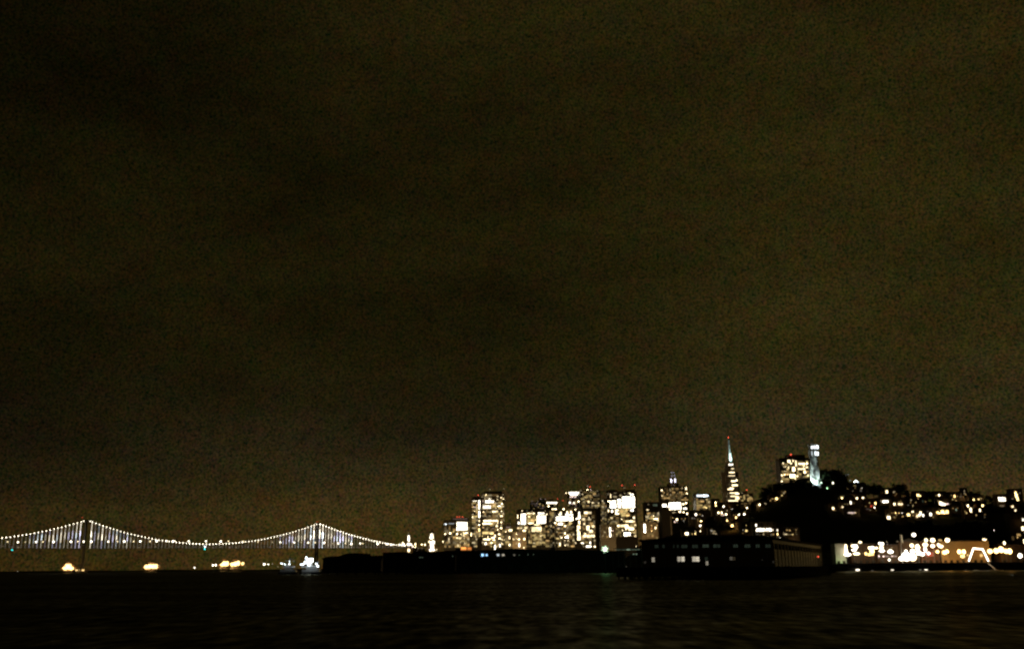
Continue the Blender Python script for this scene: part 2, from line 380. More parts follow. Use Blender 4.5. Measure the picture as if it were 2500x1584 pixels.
tower('office_tower', 'tall banded tower with stacked bright storeys, tallest at the left end of downtown', 1175.5, 1231, 1204, 2100, 45,
  blobs=[(1186.7, 1207.6, 5, 5, 3), (1177.5, 1212.5, 6, 4, 1), (1215, 1211, 9, 6, 2), (1223.6, 1214, 8, 5, 3), (1229, 1217.5, 4, 4, 3), (1228, 1207, 4, 5, 1), (1179.5, 1223, 8, 9, 1.5, 'p'), (1196, 1215.5, 12, 4, 2), (1214.5, 1219, 5, 7, 2), (1205, 1234, 8, 6, 2), (1212, 1228, 11, 6, 2), (1225, 1229, 6, 7, 4), (1210.5, 1240, 4, 5, 2), (1180.6, 1249, 5, 4, 3), (1224.6, 1247.6, 5, 5, 3), (1224, 1259, 9, 6, 4), (1215, 1276, 6, 8, 3), (1224, 1274, 6, 6, 3.5), (1230, 1270, 4, 4, 1), (1213, 1283, 8, 8, 4), (1223.6, 1288.5, 8, 5, 4), (1214.7, 1292, 7, 6, 4), (1181, 1288, 6, 6, 1, 'p'), (1204, 1289, 6, 7, 1, 'p'), (1170.5, 1308, 5, 5, 2, 'y'), (1178, 1308, 5, 5, 2, 'y'), (1218.5, 1303, 8, 6, 4), (1208.5, 1307.5, 6, 9, 4), (1219.5, 1313.7, 8, 8, 4), (1225.7, 1316, 5, 5, 3), (1231, 1317, 4, 4, 2), (1191, 1310, 5, 5, 3), (1225.7, 1327, 5, 5, 3)],
  blocks=[(1183, 1219, 1208, 1229, 4, 'n', 1), (1190, 1215, 1200, 1220, 3.3, 'n', 1), (1177.5, 1232, 1200, 1242.5, 4, 'n', 1), (1213, 1232, 1225, 1238, 4, 'n', .9), (1199.5, 1244.5, 1218, 1252, 4, 'w', .95), (1178.5, 1257, 1219, 1262, 1.2, 'w', .9), (1178.5, 1267, 1218.5, 1274, 4, 'w', 1), (1175.8, 1274, 1205, 1281, 4, 'w', 1), (1176, 1295, 1207, 1305, 2.7, 'y', .9), (1194, 1299, 1207, 1305, 3.7, 'y', 1), (1198, 1309, 1210, 1314, 3.7, 'w', 1), (1177.5, 1312.6, 1198.5, 1319, 4, 'w', .95), (1201, 1315, 1211, 1320, 3.7, 'w', 1), (1177, 1321, 1190, 1331, 4, 'n', .9), (1191, 1321, 1204, 1328, 4, 'w', .9)],
  fills=[(1177, 1206, 1231, 1335, .6, 'w', .42), (1184, 1247, 1200, 1251, .6, 'w', .8)], red=[(1196, 1194, 1, 'w'), (1230, 1192, .8, 'w')], pent=[(.1, .9, 4)])
tower('dome_hall', 'small dim round-shouldered block between two bright office towers', 1233, 1249, 1283, 1950, 30, cat='building',
  blobs=[(1246, 1294, 12, 9, 4), (1235, 1297, 4, 7, 3), (1243.6, 1312, 7, 10, 4), (1244, 1329.5, 7, 9, 4), (1236, 1314, 4, 4, 1)], blocks=[(1233, 1284, 1248, 1289, 1, 'p', 1)], fills=[(1233, 1290, 1249, 1335, .5, 'w', .4)], steps=[(1234.5, 1245, 1275, 2, 26)], pent=[], fin=False)
tower('apartment_slab', 'low brown block dotted with single lamps right of the banded tower', 1251, 1284, 1298, 1850, 30, cat='building', body=stucco,
  blobs=[(1253.6, 1316, 5, 4, 3), (1260.4, 1302.7, 6, 6, 4), (1267, 1316, 8, 8, 4), (1280, 1315, 7, 8, 4), (1267.7, 1330, 7, 13, 4, 'n'), (1261, 1314, 4, 7, 2), (1260.5, 1326, 5, 5, 1.5), (1252, 1330, 4, 4, 1), (1278.8, 1336, 5, 5, 3)], fills=[(1251, 1300, 1284, 1336, .4, 'p', .3)], pent=[], fin=False)
tower('office_tower', 'wide cream-lit office slab with a dark notch in its bright upper storeys', 1261, 1341, 1246, 2200, 40,
  blobs=[(1264, 1260, 5, 13, 4), (1275, 1246.5, 5, 4, 2.5), (1287, 1246, 4, 4, .5, 'g'), (1299, 1248, 4, 6, 1), (1291.5, 1260, 7, 7, 3), (1335, 1254.5, 7, 6, 3.3), (1331, 1247, 6, 6, 1), (1265, 1288.5, 6, 8, 3), (1272.5, 1288.5, 9, 7, 2.7), (1284, 1288, 11, 8, 3), (1280, 1298, 11, 14, 4), (1278, 1303, 7, 8, 4), (1320.7, 1307.5, 8, 7, 3), (1304, 1325, 9, 6, 2), (1319.7, 1324, 11, 5, 2), (1291, 1311.6, 5, 10, 1), (1291.5, 1322, 5, 5, 1.5), (1305, 1256, 6, 5, 1.5, 'y'), (1307, 1268, 5, 4, 2.5, 'y'), (1298, 1268, 4, 4, 2, 'y')],
  blocks=[(1270, 1252, 1285.5, 1281, 4, 'n', 1), (1262, 1271, 1271, 1281, 4, 'n', 1), (1284, 1250, 1308, 1255, 3.3, 'w', .95), (1287, 1273, 1305, 1280, 3.7, 'w', 1), (1311, 1249, 1331, 1256, 4, 'n', 1), (1309, 1256, 1335, 1279, 4, 'n', 1), (1302, 1277, 1320, 1283, 3.5, 'y', 1), (1295.5, 1284, 1324, 1299, 3.3, 'w', .9), (1300, 1300, 1325, 1331, 1.3, 'y', .6)],
  fills=[(1286, 1255, 1309, 1273, 1, 'y', .7), (1262, 1282, 1341, 1335, .5, 'y', .45)], pent=[(.05, .45, 3), (.55, .95, 4)])
tower('office_tower', 'dim distant tower with faint reddish roof band behind the wide cream slab', 1294, 1331, 1226, 2700, 40,
  blobs=[(1320, 1217, 4, 5, .8, 'p'), (1331, 1218, 4, 5, .6, 'p'), (1313, 1223, 4, 5, .5, 'p'), (1311, 1228.5, 5, 5, .8, 'p'), (1299, 1223, 9, 4, .5, 'p'), (1302, 1229, 16, 3, .5, 'p')], fills=[(1294, 1228, 1331, 1250, .3, 'p', .3)], steps=[(1315, 1331, 1216, 2, 30)], pent=[])
tower('office_tower', 'narrow dark tower crowned with a solid white light bar', 1334, 1362, 1222.5, 2300, 30,
  blobs=[(1339, 1235, 7, 6, 4), (1355, 1233.5, 6, 5, 1.5), (1343, 1272, 5, 6, 1), (1349, 1261, 7, 6, 2), (1333, 1294, 7, 5, 3.5), (1340, 1287.5, 6, 9, 4), (1345, 1283, 5, 5, 2.5), (1340.6, 1314, 5, 5, 3), (1332, 1311.6, 6, 5, 1.5), (1341, 1328, 5, 13, 4, 'n'), (1351, 1275, 4, 4, 1)], blocks=[(1332.8, 1223.5, 1362, 1230.5, 4, 'n', 1), (1345, 1239.5, 1361, 1245, 4, 'w', 1)],
  fills=[(1335, 1246, 1362, 1335, .4, 'w', .35)], red=[(1361.6, 1217, 2), (1374.7, 1221, 2)], pent=[(.2, .6, 3)])
tower('office_tower', 'broad jagged-topped tower with a solid white glowing upper half, behind the bridge-end roofs', 1355, 1402, 1247, 2120, 40,
  blobs=[(1376, 1242.5, 7, 7, 4), (1369, 1251, 8, 8, 3.7), (1385, 1250, 7, 8, 4), (1394, 1249, 8, 8, 4), (1356, 1276, 7, 6, 4), (1379.5, 1283.5, 8, 7, 4), (1392, 1272, 7, 6, 3), (1392, 1279, 6, 5, 2, 'y'), (1385.7, 1286.5, 5, 9, 2), (1364, 1288, 12, 4, 2, 'p'), (1379.5, 1301, 7, 6, 4), (1371, 1312, 6, 6, 3.5), (1379, 1319, 5, 5, 2.5), (1387, 1319, 5, 6, 2.5), (1367, 1328, 7, 12, 4), (1380, 1330, 6, 6, 3), (1387, 1330, 6, 5, 2), (1360, 1298, 5, 5, 1.5), (1361, 1313, 5, 5, 1), (1361, 1325, 5, 6, 1.3)],
  blocks=[(1362, 1252, 1374, 1259, 3.7, 'n', .9), (1378, 1252, 1401, 1259, 3.7, 'n', .95), (1355.5, 1258, 1401, 1273, 4, 'n', 1), (1360, 1273, 1376, 1283, 4, 'n', 1), (1377, 1303, 1390, 1315, 4, 'n', .95)],
  fills=[(1357, 1274, 1402, 1335, .6, 'w', .45)], pent=[(.1, .4, 3)])
tower('office_tower', 'tower topped by a pinkish white flaring crown light', 1386, 1414, 1210, 2450, 32,
  blobs=[(1382, 1203, 6, 6, 3), (1391, 1227, 7, 9, 4, 'n'), (1397, 1229, 6, 6, 2, 'p'), (1401.5, 1227, 7, 9, 4, 'n'), (1412, 1223.5, 6, 6, 4)],
  blocks=[(1389, 1211, 1410, 1214.5, 2.5, 'p', 1)], fills=[(1386, 1216, 1412, 1250, .3, 'p', .4)], pent=[])
tower('office_tower', 'dim speckled tower with a single bright roof lamp and pink beacon', 1416, 1465, 1198, 2400, 38,
  blobs=[(1425, 1225, 8, 8, 2), (1437, 1224, 9, 8, 3.5), (1447, 1226.5, 10, 5, 3.3), (1461, 1228, 5, 8, 2), (1422, 1206, 5, 5, 2), (1458, 1198, 9, 5, 1), (1418, 1197, 5, 5, 1), (1445, 1198, 12, 3, 1), (1450, 1209, 5, 5, .8), (1436, 1214, 5, 5, .7), (1442, 1219, 4, 4, .8)],
  fills=[(1418, 1199, 1464, 1240, .5, 'w', .4)], red=[(1440.7, 1187.7, 2.5), (1435, 1185.5, 1, 'p'), (1434.5, 1194.5, 4, 'w'), (1442.5, 1194.5, 2, 'p')], pent=[(.1, .3, 2)])
tower('office_tower', 'cream-lit tower left of a dark gap, its storeys broken into bright ragged clusters', 1404, 1454, 1245, 2150, 40,
  blobs=[(1438, 1264, 6, 10, 2.5), (1426.5, 1278.5, 8, 9, 3.5), (1448, 1284, 10, 9, 3.5), (1422, 1325, 11, 6, 4, 'n'), (1441, 1324.5, 7, 10, 4, 'n'), (1452, 1333.7, 8, 5, 4), (1425, 1333, 6, 5, 1), (1405, 1324.5, 5, 8, 2.5), (1404.5, 1243, 5, 6, 3.5), (1447, 1262, 4, 6, 1)],
  blocks=[(1410, 1247, 1418.5, 1268, 4, 'n', 1), (1404, 1262, 1412, 1269, 4, 'n', 1), (1410, 1268, 1418.5, 1281, 3.7, 'w', 1), (1407, 1280, 1419, 1320, 3.7, 'w', .82), (1424, 1246.5, 1446, 1255.5, 3.5, 'w', .95), (1419, 1262, 1430, 1272, 3.5, 'w', 1), (1430, 1281, 1441, 1297, 3.7, 'w', .95), (1437, 1291, 1450, 1301, 3.7, 'w', .9), (1424, 1295, 1433, 1311, 4, 'w', .95), (1421, 1303, 1454, 1313, 3.7, 'w', .9), (1429, 1329.5, 1446, 1337, 4, 'n', 1)],
  fills=[(1418, 1256, 1453, 1330, .5, 'w', .5)], pent=[(.1, .9, 3)])
tower('office_tower', 'thin dim grey tower against the left flank of the brightest tower', 1466, 1485, 1219, 2500, 30,
  blobs=[(1471, 1222, 4, 8, 2), (1472, 1237, 9, 9, 2), (1479, 1238, 6, 6, .8, 'p')], blocks=[(1467, 1247, 1483, 1259, 1, 'w', 1), (1466, 1279, 1478, 1288, .8, 'w', .7)], fills=[(1466, 1225, 1485, 1310, .4, 'w', .5)], pent=[])
tower('office_tower', 'brightest tower of the skyline, solid white upper storeys and two orange roof lights', 1484, 1553, 1200, 2180, 45,
  blobs=[(1486, 1206, 6, 5, 1), (1491, 1210, 6, 13, 3.5), (1537, 1203.5, 9, 5, 3), (1525, 1204, 5, 5, 1), (1515, 1209, 9, 8, 1.7), (1486, 1223, 7, 5, 4), (1485.5, 1246.5, 5, 9, 3.5), (1493, 1264, 8, 5, 2.7), (1518, 1267, 7, 6, 3), (1547.5, 1263, 8, 9, 3.7), (1530, 1261, 6, 7, 1, 'y'), (1551, 1281, 7, 6, 3), (1520, 1294, 5, 8, 3), (1551, 1308, 5, 5, 3), (1548, 1301, 8, 5, 1.5)],
  blocks=[(1536, 1203, 1549, 1210, 4, 'n', 1), (1517, 1209.5, 1552, 1241, 4, 'n', 1), (1506, 1216, 1518, 1241, 4, 'n', 1), (1487, 1219.5, 1506, 1241, 4, 'n', 1), (1490.5, 1241, 1498.5, 1252, 4, 'n', 1), (1500, 1241, 1513, 1257, 3.5, 'w', .95), (1537, 1241, 1549, 1249, 4, 'n', 1), (1495, 1208, 1508, 1216, 2, 'w', .9), (1496, 1200, 1512, 1206, 1, 'w', .7), (1481, 1269, 1511, 1276, 1.3, 'w', .8), (1525, 1268, 1552, 1276, 3.7, 'w', .9), (1505, 1278.5, 1536, 1287, 4, 'w', .95), (1524, 1284, 1550, 1295, 3.7, 'w', .92), (1521, 1297, 1542, 1310, 4, 'n', .95)],
  fills=[(1513, 1241, 1537, 1260, 1.2, 'y', .7), (1485, 1256, 1553, 1310, .5, 'y', .4)], red=[(1519, 1184, 2.7, 'r'), (1550, 1183, 2.7, 'r'), (1485, 1185.5, .8, 'w'), (1525, 1190.5, .8, 'w')], pent=[(.0, .35, 4), (.65, .98, 4)])
tower('office_block', 'low dark block with one tall white light strip, below the brightest tower', 1466, 1503, 1282, 1900, 24, cat='building',
  blobs=[(1496, 1295, 6, 6, 2, 'p'), (1472, 1307, 7, 6, 1.5), (1496, 1306, 5, 5, .8)], blocks=[(1485.5, 1285, 1493.5, 1312, 4, 'n', 1)], fills=[(1468, 1285, 1485, 1312, .3, 'w', .4)], pent=[], fin=False)
tower('office_block', 'brown low block carrying a tall solid white light bar at its left edge', 1567, 1606, 1274, 1900, 24, cat='building', body=stucco,
  blobs=[(1591, 1282, 5, 5, 1.7, 'a'), (1591, 1289, 4, 5, 1.3, 'o'), (1591, 1295, 6, 6, 2.7, 'a'), (1600.4, 1288, 7, 9, 3.7), (1604, 1282, 5, 5, 1.3, 'a'), (1597, 1276, 6, 5, .8, 'a')], blocks=[(1569.5, 1276, 1578.5, 1302, 4, 'n', 1)], fills=[(1580, 1290, 1606, 1315, .4, 'a', .4)], pent=[], fin=False)
tower('office_tower', 'squat dim tower with scattered lit offices, left of the twin-pinnacle tower', 1574, 1631, 1226, 2350, 40,
  blobs=[(1583, 1231, 8, 5, .7), (1581, 1244, 9, 6, 3), (1595.6, 1258.5, 7, 6, 3), (1584, 1257, 6, 6, 1.3), (1613, 1258, 10, 12, 3.5), (1613, 1251, 5, 7, 2), (1626.5, 1257, 7, 7, 3), (1607, 1270, 6, 6, 3), (1614.5, 1272, 7, 8, 4), (1623, 1272.6, 8, 6, 3.7), (1578, 1265, 6, 6, 1)], blocks=[(1592, 1228, 1607, 1237, .8, 'g', .9), (1590, 1263.5, 1609, 1269, 4, 'w', .95), (1576, 1250, 1590, 1262, .7, 'w', .7)],
  fills=[(1576, 1250, 1630, 1275, .6, 'w', .45)], pent=[])
rt, Oq, yq = tower('pinnacle_tower', 'brown tower with twin violet-lit pinnacles on its roof', 1613, 1680, 1188, 2250, 42,
  blobs=[(1615.5, 1196.5, 7, 7, 3.5), (1616.6, 1209.7, 6, 6, 2.5), (1636, 1195.5, 5, 11, 1.7), (1637, 1207, 5, 6, 1), (1665, 1191, 8, 5, 1.7), (1675, 1192, 7, 10, 4), (1677, 1204, 6, 6, 3.5), (1663, 1211, 11, 7, .7), (1645, 1215, 6, 5, .8), (1632, 1215, 5, 5, .8), (1655, 1203, 7, 6, .6), (1635.5, 1243, 7, 8, 3.5), (1645, 1250, 12, 6, 2), (1668, 1230, 7, 7, 4), (1675, 1227.5, 7, 7, 4), (1669, 1249.5, 6, 7, 4), (1677.4, 1253, 7, 7, 4)],
  blocks=[(1615, 1228, 1629, 1238.5, 4, 'n', 1), (1631, 1224, 1665, 1245, 4, 'n', .97), (1627, 1233, 1640, 1240, 3.7, 'n', 1), (1655, 1245, 1665, 1252, 4, 'w', 1), (1666, 1237.5, 1679, 1244, 4, 'n', 1)],
  fills=[(1614, 1190, 1680, 1222, .4, 'a', .5)], pent=[(.3, .7, 8)])
for uu, h0, h1_ in ((1639.4, 1180, 1157), (1648.8, 1180, 1157)):
    x, z0, d = onplane(uu, h0, Oq, yq); _, z1, _ = onplane(uu, h1_, Oq, yq)
    bm = bmesh.new(); lathe(bm, [(3.2, z0 - 12), (3.2, z0), (2.2, z0 + 8), (.5, z1)], 8, x, 6); pn = obj('pinnacle', bm, pale, rt)
windows(rt, Oq, yq, blobs=[(1639.4, 1172.5, 6, 12, 4, 'v'), (1648.8, 1172, 6, 12, 4, 'v'), (1641, 1161, 4, 9, 1.2, 'v'), (1647, 1160, 4, 9, 1.2, 'v'), (1640, 1153, 5, 5, .8, 'v'), (1645, 1153, 5, 5, .8, 'v')], y=2.5, name='pinnacle_light')
tower('office_tower', 'dark tower capped by a solid white light bar, left of the pyramid tower', 1699, 1734, 1205, 2150, 36,
  blobs=[(1725, 1218.6, 8, 5, 2), (1732, 1218, 5, 5, 1), (1731, 1225, 8, 5, 2), (1732, 1235.6, 7, 6, 2, 'y'), (1725, 1239, 5, 6, 3, 'y'), (1720, 1236, 6, 5, 2, 'y'), (1703, 1239, 7, 8, 1, 'y'), (1712, 1239, 6, 6, 1, 'y'), (1714, 1219, 14, 3, .8)],
  blocks=[(1698.5, 1205.5, 1731.5, 1213.5, 4, 'c', 1)], fills=[(1700, 1216, 1734, 1245, .6, 'y', .55)], pent=[])
tower('office_tower', 'dim patchy tower with a red roof light right beside the pyramid tower', 1801, 1838, 1205, 2150, 36,
  blobs=[(1817, 1213.5, 8, 15, 1.7, 'y'), (1831, 1214, 11, 9, 1.5, 'y'), (1806, 1214, 7, 7, .8), (1812, 1203, 5, 5, .7)], fills=[(1801, 1206, 1838, 1232, .5, 'a', .5)], red=[(1824, 1195, 2.5)], pent=[(.4, .7, 5)])
# inverted crown of the pinkish tower
O_ = at(1402, 1205, 2450)
cr_ = [o for o in C.objects if o.get('label', '').startswith('tower topped by a pinkish')][0]
bm = bmesh.new(); k = 2450 / F
lo = [(-9 * k, 0), (9 * k, 0)]; z0 = O_.z - 4.5 * k - 3; z1 = O_.z + 4.5 * k - 3; xo = O_.x - cr_.location.x
vs_ = [bm.verts.new((xo + a, y, z)) for z, w in ((z0, 6 * k), (z1, 12.5 * k)) for a, y in ((-w, 2), (w, 2), (w, 20), (-w, 20))]
for f in ((3, 2, 1, 0), (4, 5, 6, 7), (0, 1, 5, 4), (1, 2, 6, 5), (2, 3, 7, 6), (3, 0, 4, 7)): bm.faces.new([vs_[i] for i in f])
obj('crown', bm, glow('n', 3.5), cr_)

# -------- the pyramid tower
D = 1980; p0 = at(1788, 1226, D); tip = at(1778.5, 1069, D); base = 3.0; HT = tip.z - base
O = Vector((p0.x - 2, D, base)); hb = 27.0
root = thing('pyramid_tower', 'tall slender pyramid skyscraper with a cool white lit spire and red tip light', 'skyscraper', O, 0, 'downtown towers')
def hw(z): return hb * (1 - z / (HT + 14))
bm = bmesh.new()
rr = [[bm.verts.new((sx * hw(z), sy * hw(z), z)) for sx, sy in ((-1, -1), (1, -1), (1, 1), (-1, 1))] for z in (0, HT * .8)]
for k in range(4): bm.faces.new((rr[0][k], rr[0][(k + 1) % 4], rr[1][(k + 1) % 4], rr[1][k]))
bm.faces.new(rr[1]); bm.faces.new(rr[0][::-1]); obj('wall', bm, surf('quartz_facade', (.45, .43, .40), .6, (.05, .05, .05), kind='storey'), root)
zs = HT * .8
bm = bmesh.new(); lathe(bm, [(hw(zs) * 1.05, zs + .01), (1.0, HT - 2), (.3, HT)], 4); obj('spire', bm, white, root)
for s in (-1, 1): part('wing', concrete, root, (s * hw(HT * .5) - 2 if s < 0 else hw(HT * .72) - .2, -hw(HT * .72) + .2 if s < 0 else s * hw(HT * .5) + 2, -5, 5, HT * .45, HT * .73))
k = D / F
def pyr(u, v, w, h, lv, c='w', y=None, name='lit_window'):
    x, z, d = onplane(u, v, O, 0); wt, ht = max(1.7, w - 4.2), max(1.5, h - 4.2)
    lit(name, 'pane', c, strength(lv, wt, ht), (wt * k, .5, ht * k), (x, -hw(z) - .1, z), root)
for q in [(1782.5, 1134.5, 14, 7, 4, 'n'), (1786.5, 1144.6, 10, 6, 3), (1784.5, 1153.7, 17, 6, 4), (1784, 1162, 20, 5, 3.3), (1788, 1175, 15, 7, 4), (1795, 1173, 6, 6, 3.7), (1791, 1185, 18, 7, 4), (1783, 1192, 14, 6, 4), (1780, 1195, 17, 6, 4), (1789, 1204, 24, 5, 4), (1797, 1206, 12, 6, 4), (1787, 1212, 18, 6, 3.7), (1797, 1214, 11, 6, 4), (1787, 1223, 29, 6, 4), (1796, 1218, 14, 6, 4), (1774, 1206, 6, 5, .8), (1771, 1212, 7, 6, .7), (1788, 1168, 16, 4, .6), (1778, 1183, 6, 4, .5), (1776, 1219, 12, 4, 1)]: pyr(*q)
for q in [(1782, 1121, 9, 12, 4, 'k'), (1781.3, 1112, 8, 14, 3.5, 'k'), (1780.3, 1102, 6.5, 14, 2, 'k'), (1779.6, 1091, 6, 14, 1.5, 'k'), (1779, 1079, 5.5, 14, 1, 'k')]: pyr(*q, name='spire_light')
list(beacons(root, O, 0, [(1778.3, 1067.4, 3)], y=0))

# -------- tower blocks beside the round hilltop tower
tower('apartment_tower', 'bright speckled apartment tower with a red roof light, left of the round hilltop tower', 1904, 1976, 1119, 1650, 30, base=20,
  blobs=[(1926, 1125.6, 10, 10, 4), (1931, 1131, 7, 6, 3.5), (1936, 1125, 7, 8, 3.5), (1942.5, 1127, 7, 10, 4), (1943.5, 1135, 7, 12, 4), (1911.6, 1131, 5, 7, 3), (1917.7, 1138.7, 5, 6, 2.5), (1913, 1138.7, 5, 5, 1.5), (1925, 1141, 6, 10, 3), (1970, 1139.7, 9, 8, 4), (1915.6, 1150, 5, 5, 1.7), (1920, 1150, 5, 5, 1.7), (1908.3, 1159.7, 6, 7, 3.5), (1915, 1158, 6, 6, 3.5), (1946.5, 1162, 7, 8, 3.5), (1941, 1168, 5, 7, 3), (1972.8, 1159.7, 8, 9, 4), (1908.8, 1174.3, 6, 7, 3.5), (1923, 1179.6, 6, 8, 3), (1910, 1181, 4, 5, .8), (1961, 1164, 5, 5, 1), (1954, 1163, 5, 5, .8), (1922, 1168, 5, 6, 1.5), (1909, 1167, 4, 6, 1), (1970, 1131, 7, 7, 4)],
  blocks=[(1932, 1138, 1943, 1152, 4, 'w', 1), (1947, 1128, 1968, 1135.5, 4, 'w', 1), (1957, 1134, 1967, 1141, 4, 'w', 1), (1945, 1140.8, 1968, 1148, 4, 'w', .97), (1960, 1147, 1970, 1157, 4, 'w', .95), (1926, 1155, 1944, 1167.5, 4, 'w', .97), (1919, 1155, 1927, 1161, 3.7, 'w', 1)],
  fills=[(1908, 1124, 1975, 1178, .7, 'y', .45)], red=[(1932.4, 1108.3, 3.3, 'r')], pent=[(.3, .9, 6)], group='hill apartment towers', cat='apartment tower')

# -------- two lit waterfront clock towers left of downtown
def clock_tower(name, label, uc, D, prof, lights, extra=()):
    p = at(uc, 1346, D); O = Vector((p.x, D, 3)); root = thing(name, label, 'tower', O, 0, 'lit waterfront towers')
    k = D / F; bm = bmesh.new(); zb = 0; zs = []
    for i, (w, v) in enumerate(prof):
        _, z, _ = onplane(uc, v, O, 0); box(bm, -w * k / 2, w * k / 2, i * .4, w * k - i * .4, zb, z); zb = z + .002
    obj('shaft', bm, pale, root)
    bm = bmesh.new(); w = prof[-1][0] * k / 2; tp = [bm.verts.new((sx * w, w + sy * w + 1, zb)) for sx, sy in ((-1, -1), (1, -1), (1, 1), (-1, 1))]; a = bm.verts.new((0, w + 1, zb + w * 2.5))
    for i in range(4): bm.faces.new((tp[i], tp[(i + 1) % 4], a))
    bm.faces.new(tp[::-1]); obj('roof', bm, roofm, root)
    windows(root, O, 0, blobs=lights, y=-.2, name='lit_belfry', floor=20); return root, O
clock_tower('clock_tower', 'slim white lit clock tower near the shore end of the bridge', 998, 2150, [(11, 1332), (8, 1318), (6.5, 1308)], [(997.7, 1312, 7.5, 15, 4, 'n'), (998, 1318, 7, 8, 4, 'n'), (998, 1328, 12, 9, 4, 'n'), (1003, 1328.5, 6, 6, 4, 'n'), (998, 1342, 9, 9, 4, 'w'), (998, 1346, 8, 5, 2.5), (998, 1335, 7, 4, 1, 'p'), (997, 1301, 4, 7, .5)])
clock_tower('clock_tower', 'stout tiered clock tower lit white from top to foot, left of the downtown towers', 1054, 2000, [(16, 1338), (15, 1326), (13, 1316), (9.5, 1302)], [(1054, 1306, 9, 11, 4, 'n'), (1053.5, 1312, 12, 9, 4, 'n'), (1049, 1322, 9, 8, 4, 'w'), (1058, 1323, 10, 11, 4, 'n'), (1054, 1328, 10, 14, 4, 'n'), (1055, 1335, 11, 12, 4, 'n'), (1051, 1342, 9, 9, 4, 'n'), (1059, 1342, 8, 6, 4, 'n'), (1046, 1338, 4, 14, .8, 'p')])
# ------------------------------------------------------------------ suspension bridge
T1 = at(200, 1393, 3000); T2 = at(771, 1389, 3360); T1.z = T2.z = 0
ax = (T2 - T1).normalized(); BY = math.atan2(ax.y, ax.x); span = (T2 - T1).length
root = thing('suspension_bridge', 'long suspension bridge with light strings on its cables across the bay', 'bridge', T1, BY)
def bl(u, v, D=None, x=None):                         # photo point on the bridge's vertical plane -> local x, z
    return onplane(u, v, T1, BY)[:2]
zdeck = bl(200, 1337)[1]; ztop = bl(200, 1270)[1]; ztop2 = bl(771, 1278)[1]; zsag = bl(495, 1328.5)[1]
xl, xr = -360, bl(1012, 1340)[0]
HW = 8.0
def deck_z(x): return zdeck + 3 * (x / span) * (1 if x > 0 else 0)
bm = bmesh.new()
n = 90
for s in (-HW, HW):
    for i in range(n):
        a = xl + (xr - xl) * i / n; b_ = xl + (xr - xl) * (i + 1) / n; z0 = deck_z(a)
        tube(bm, [(a, s, z0), (b_, s, z0)], .5, 4); tube(bm, [(a, s, z0 + 8), (b_, s, z0 + 8)], .5, 4)
        tube(bm, [(a, s, z0), ((a + b_) / 2, s, z0 + 8), (b_, s, z0)], .3, 4)
obj('deck_truss', bm, steel, root)
bm = bmesh.new()
for i in range(n):
    a = xl + (xr - xl) * i / n; b_ = xl + (xr - xl) * (i + 1) / n; z0 = deck_z(a)
    box(bm, a, b_, -HW + .6, HW - .6, z0 + .2, z0 + .9); box(bm, a, b_, -HW + .6, HW - .6, z0 + 7.8, z0 + 8.6)
obj('deck', bm, asphalt, root)
for x, zt in ((0, ztop), (span, ztop2)):
    bm = bmesh.new(); w = 4.5
    for s in (-HW - 2.5, HW + 2.5):
        box(bm, x - w / 2, x + w / 2, s - 1.8, s + 1.8, 6, zt + 2)
    for za, zb in ((12, 40), (40, 68), (deck_z(x) + 12, deck_z(x) + 40), (deck_z(x) + 40, zt - 2)):
        tube(bm, [(x, -HW - 2.5, za), (x, HW + 2.5, zb)], 1.3, 4); tube(bm, [(x, HW + 2.5, za), (x, -HW - 2.5, zb)], 1.3, 4)
    box(bm, x - 2, x + 2, -HW - .6, HW + .6, zt - 3, zt + 1); obj('bridge_tower', bm, surf('tower_steel', (.26, .25, .24), .6), root)
    part('pier', concrete, root, (x - 12, x + 12, -HW - 12, HW + 12, -4, 5.998))
# main cables: parabolas
def cable(x):
    if x < 0: t = min(1, -x / 352); return ztop + (deck_z(0) + 12 - ztop) * (1 - (1 - t) ** 2) ** 1 * .93
    if x <= span: t = x / span; zt = ztop + (ztop2 - ztop) * t; return zt - (zt - zsag) * 4 * t * (1 - t)
    t = min(1, (x - span) / (xr - span)); return ztop2 + (deck_z(span) + 5 - ztop2) * (1 - (1 - t) ** 1.75)
bm = bmesh.new()
for s in (-HW, HW):
    tube(bm, [(xl + i * (xr - xl) / 160, s, cable(xl + i * (xr - xl) / 160)) for i in range(161)], .45, 5)
obj('main_cable', bm, steel, root)
# cable lights and lit hangers along the near cable
hx = []
x = -352.0
while x < xr - 4: hx.append(x); x += 10.2
bulbs = []
for i, x in enumerate(hx):
    if abs(x) < 7 or abs(x - span) < 5: continue
    bulbs.append((x, cable(x) + 1.2))
bulbs += [(-9, cable(-9) + 1), (9, cable(9) + 1), (span - 7, cable(span - 7) + 1), (span + 7, cable(span + 7) + 1)]
bulbs.sort(key=lambda q: -q[1])
k = 3100 / F
rest = bmesh.new()
for i, (x, z) in enumerate(bulbs):
    ra = 2.4
    if x > span: ra = 2.7
    if i < 100: lit('cable_light', 'globe', 'n', strength(3.4, 2.0, 2.0) * (1.2 if x > span else .9), (ra,) * 3, (x, -HW - .6, z), root)
    else: bmesh.ops.create_icosphere(rest, subdivisions=2, radius=ra / 2, matrix=Matrix.Translation((x, -HW - .6, z)))
o = obj('cable_light', rest, glow('n', strength(3.4, 2.0, 2.0)), root); o['kind'] = 'stuff'
random.seed(11)
hl = []
for x in hx:
    z1 = cable(x); z0 = deck_z(x) - 1
    if z1 - z0 < 7 or abs(x) < 7 or abs(x - span) < 5: continue
    hl.append((x, z0, z1))
hl.sort(key=lambda q: q[1] - q[2])
rest = bmesh.new()
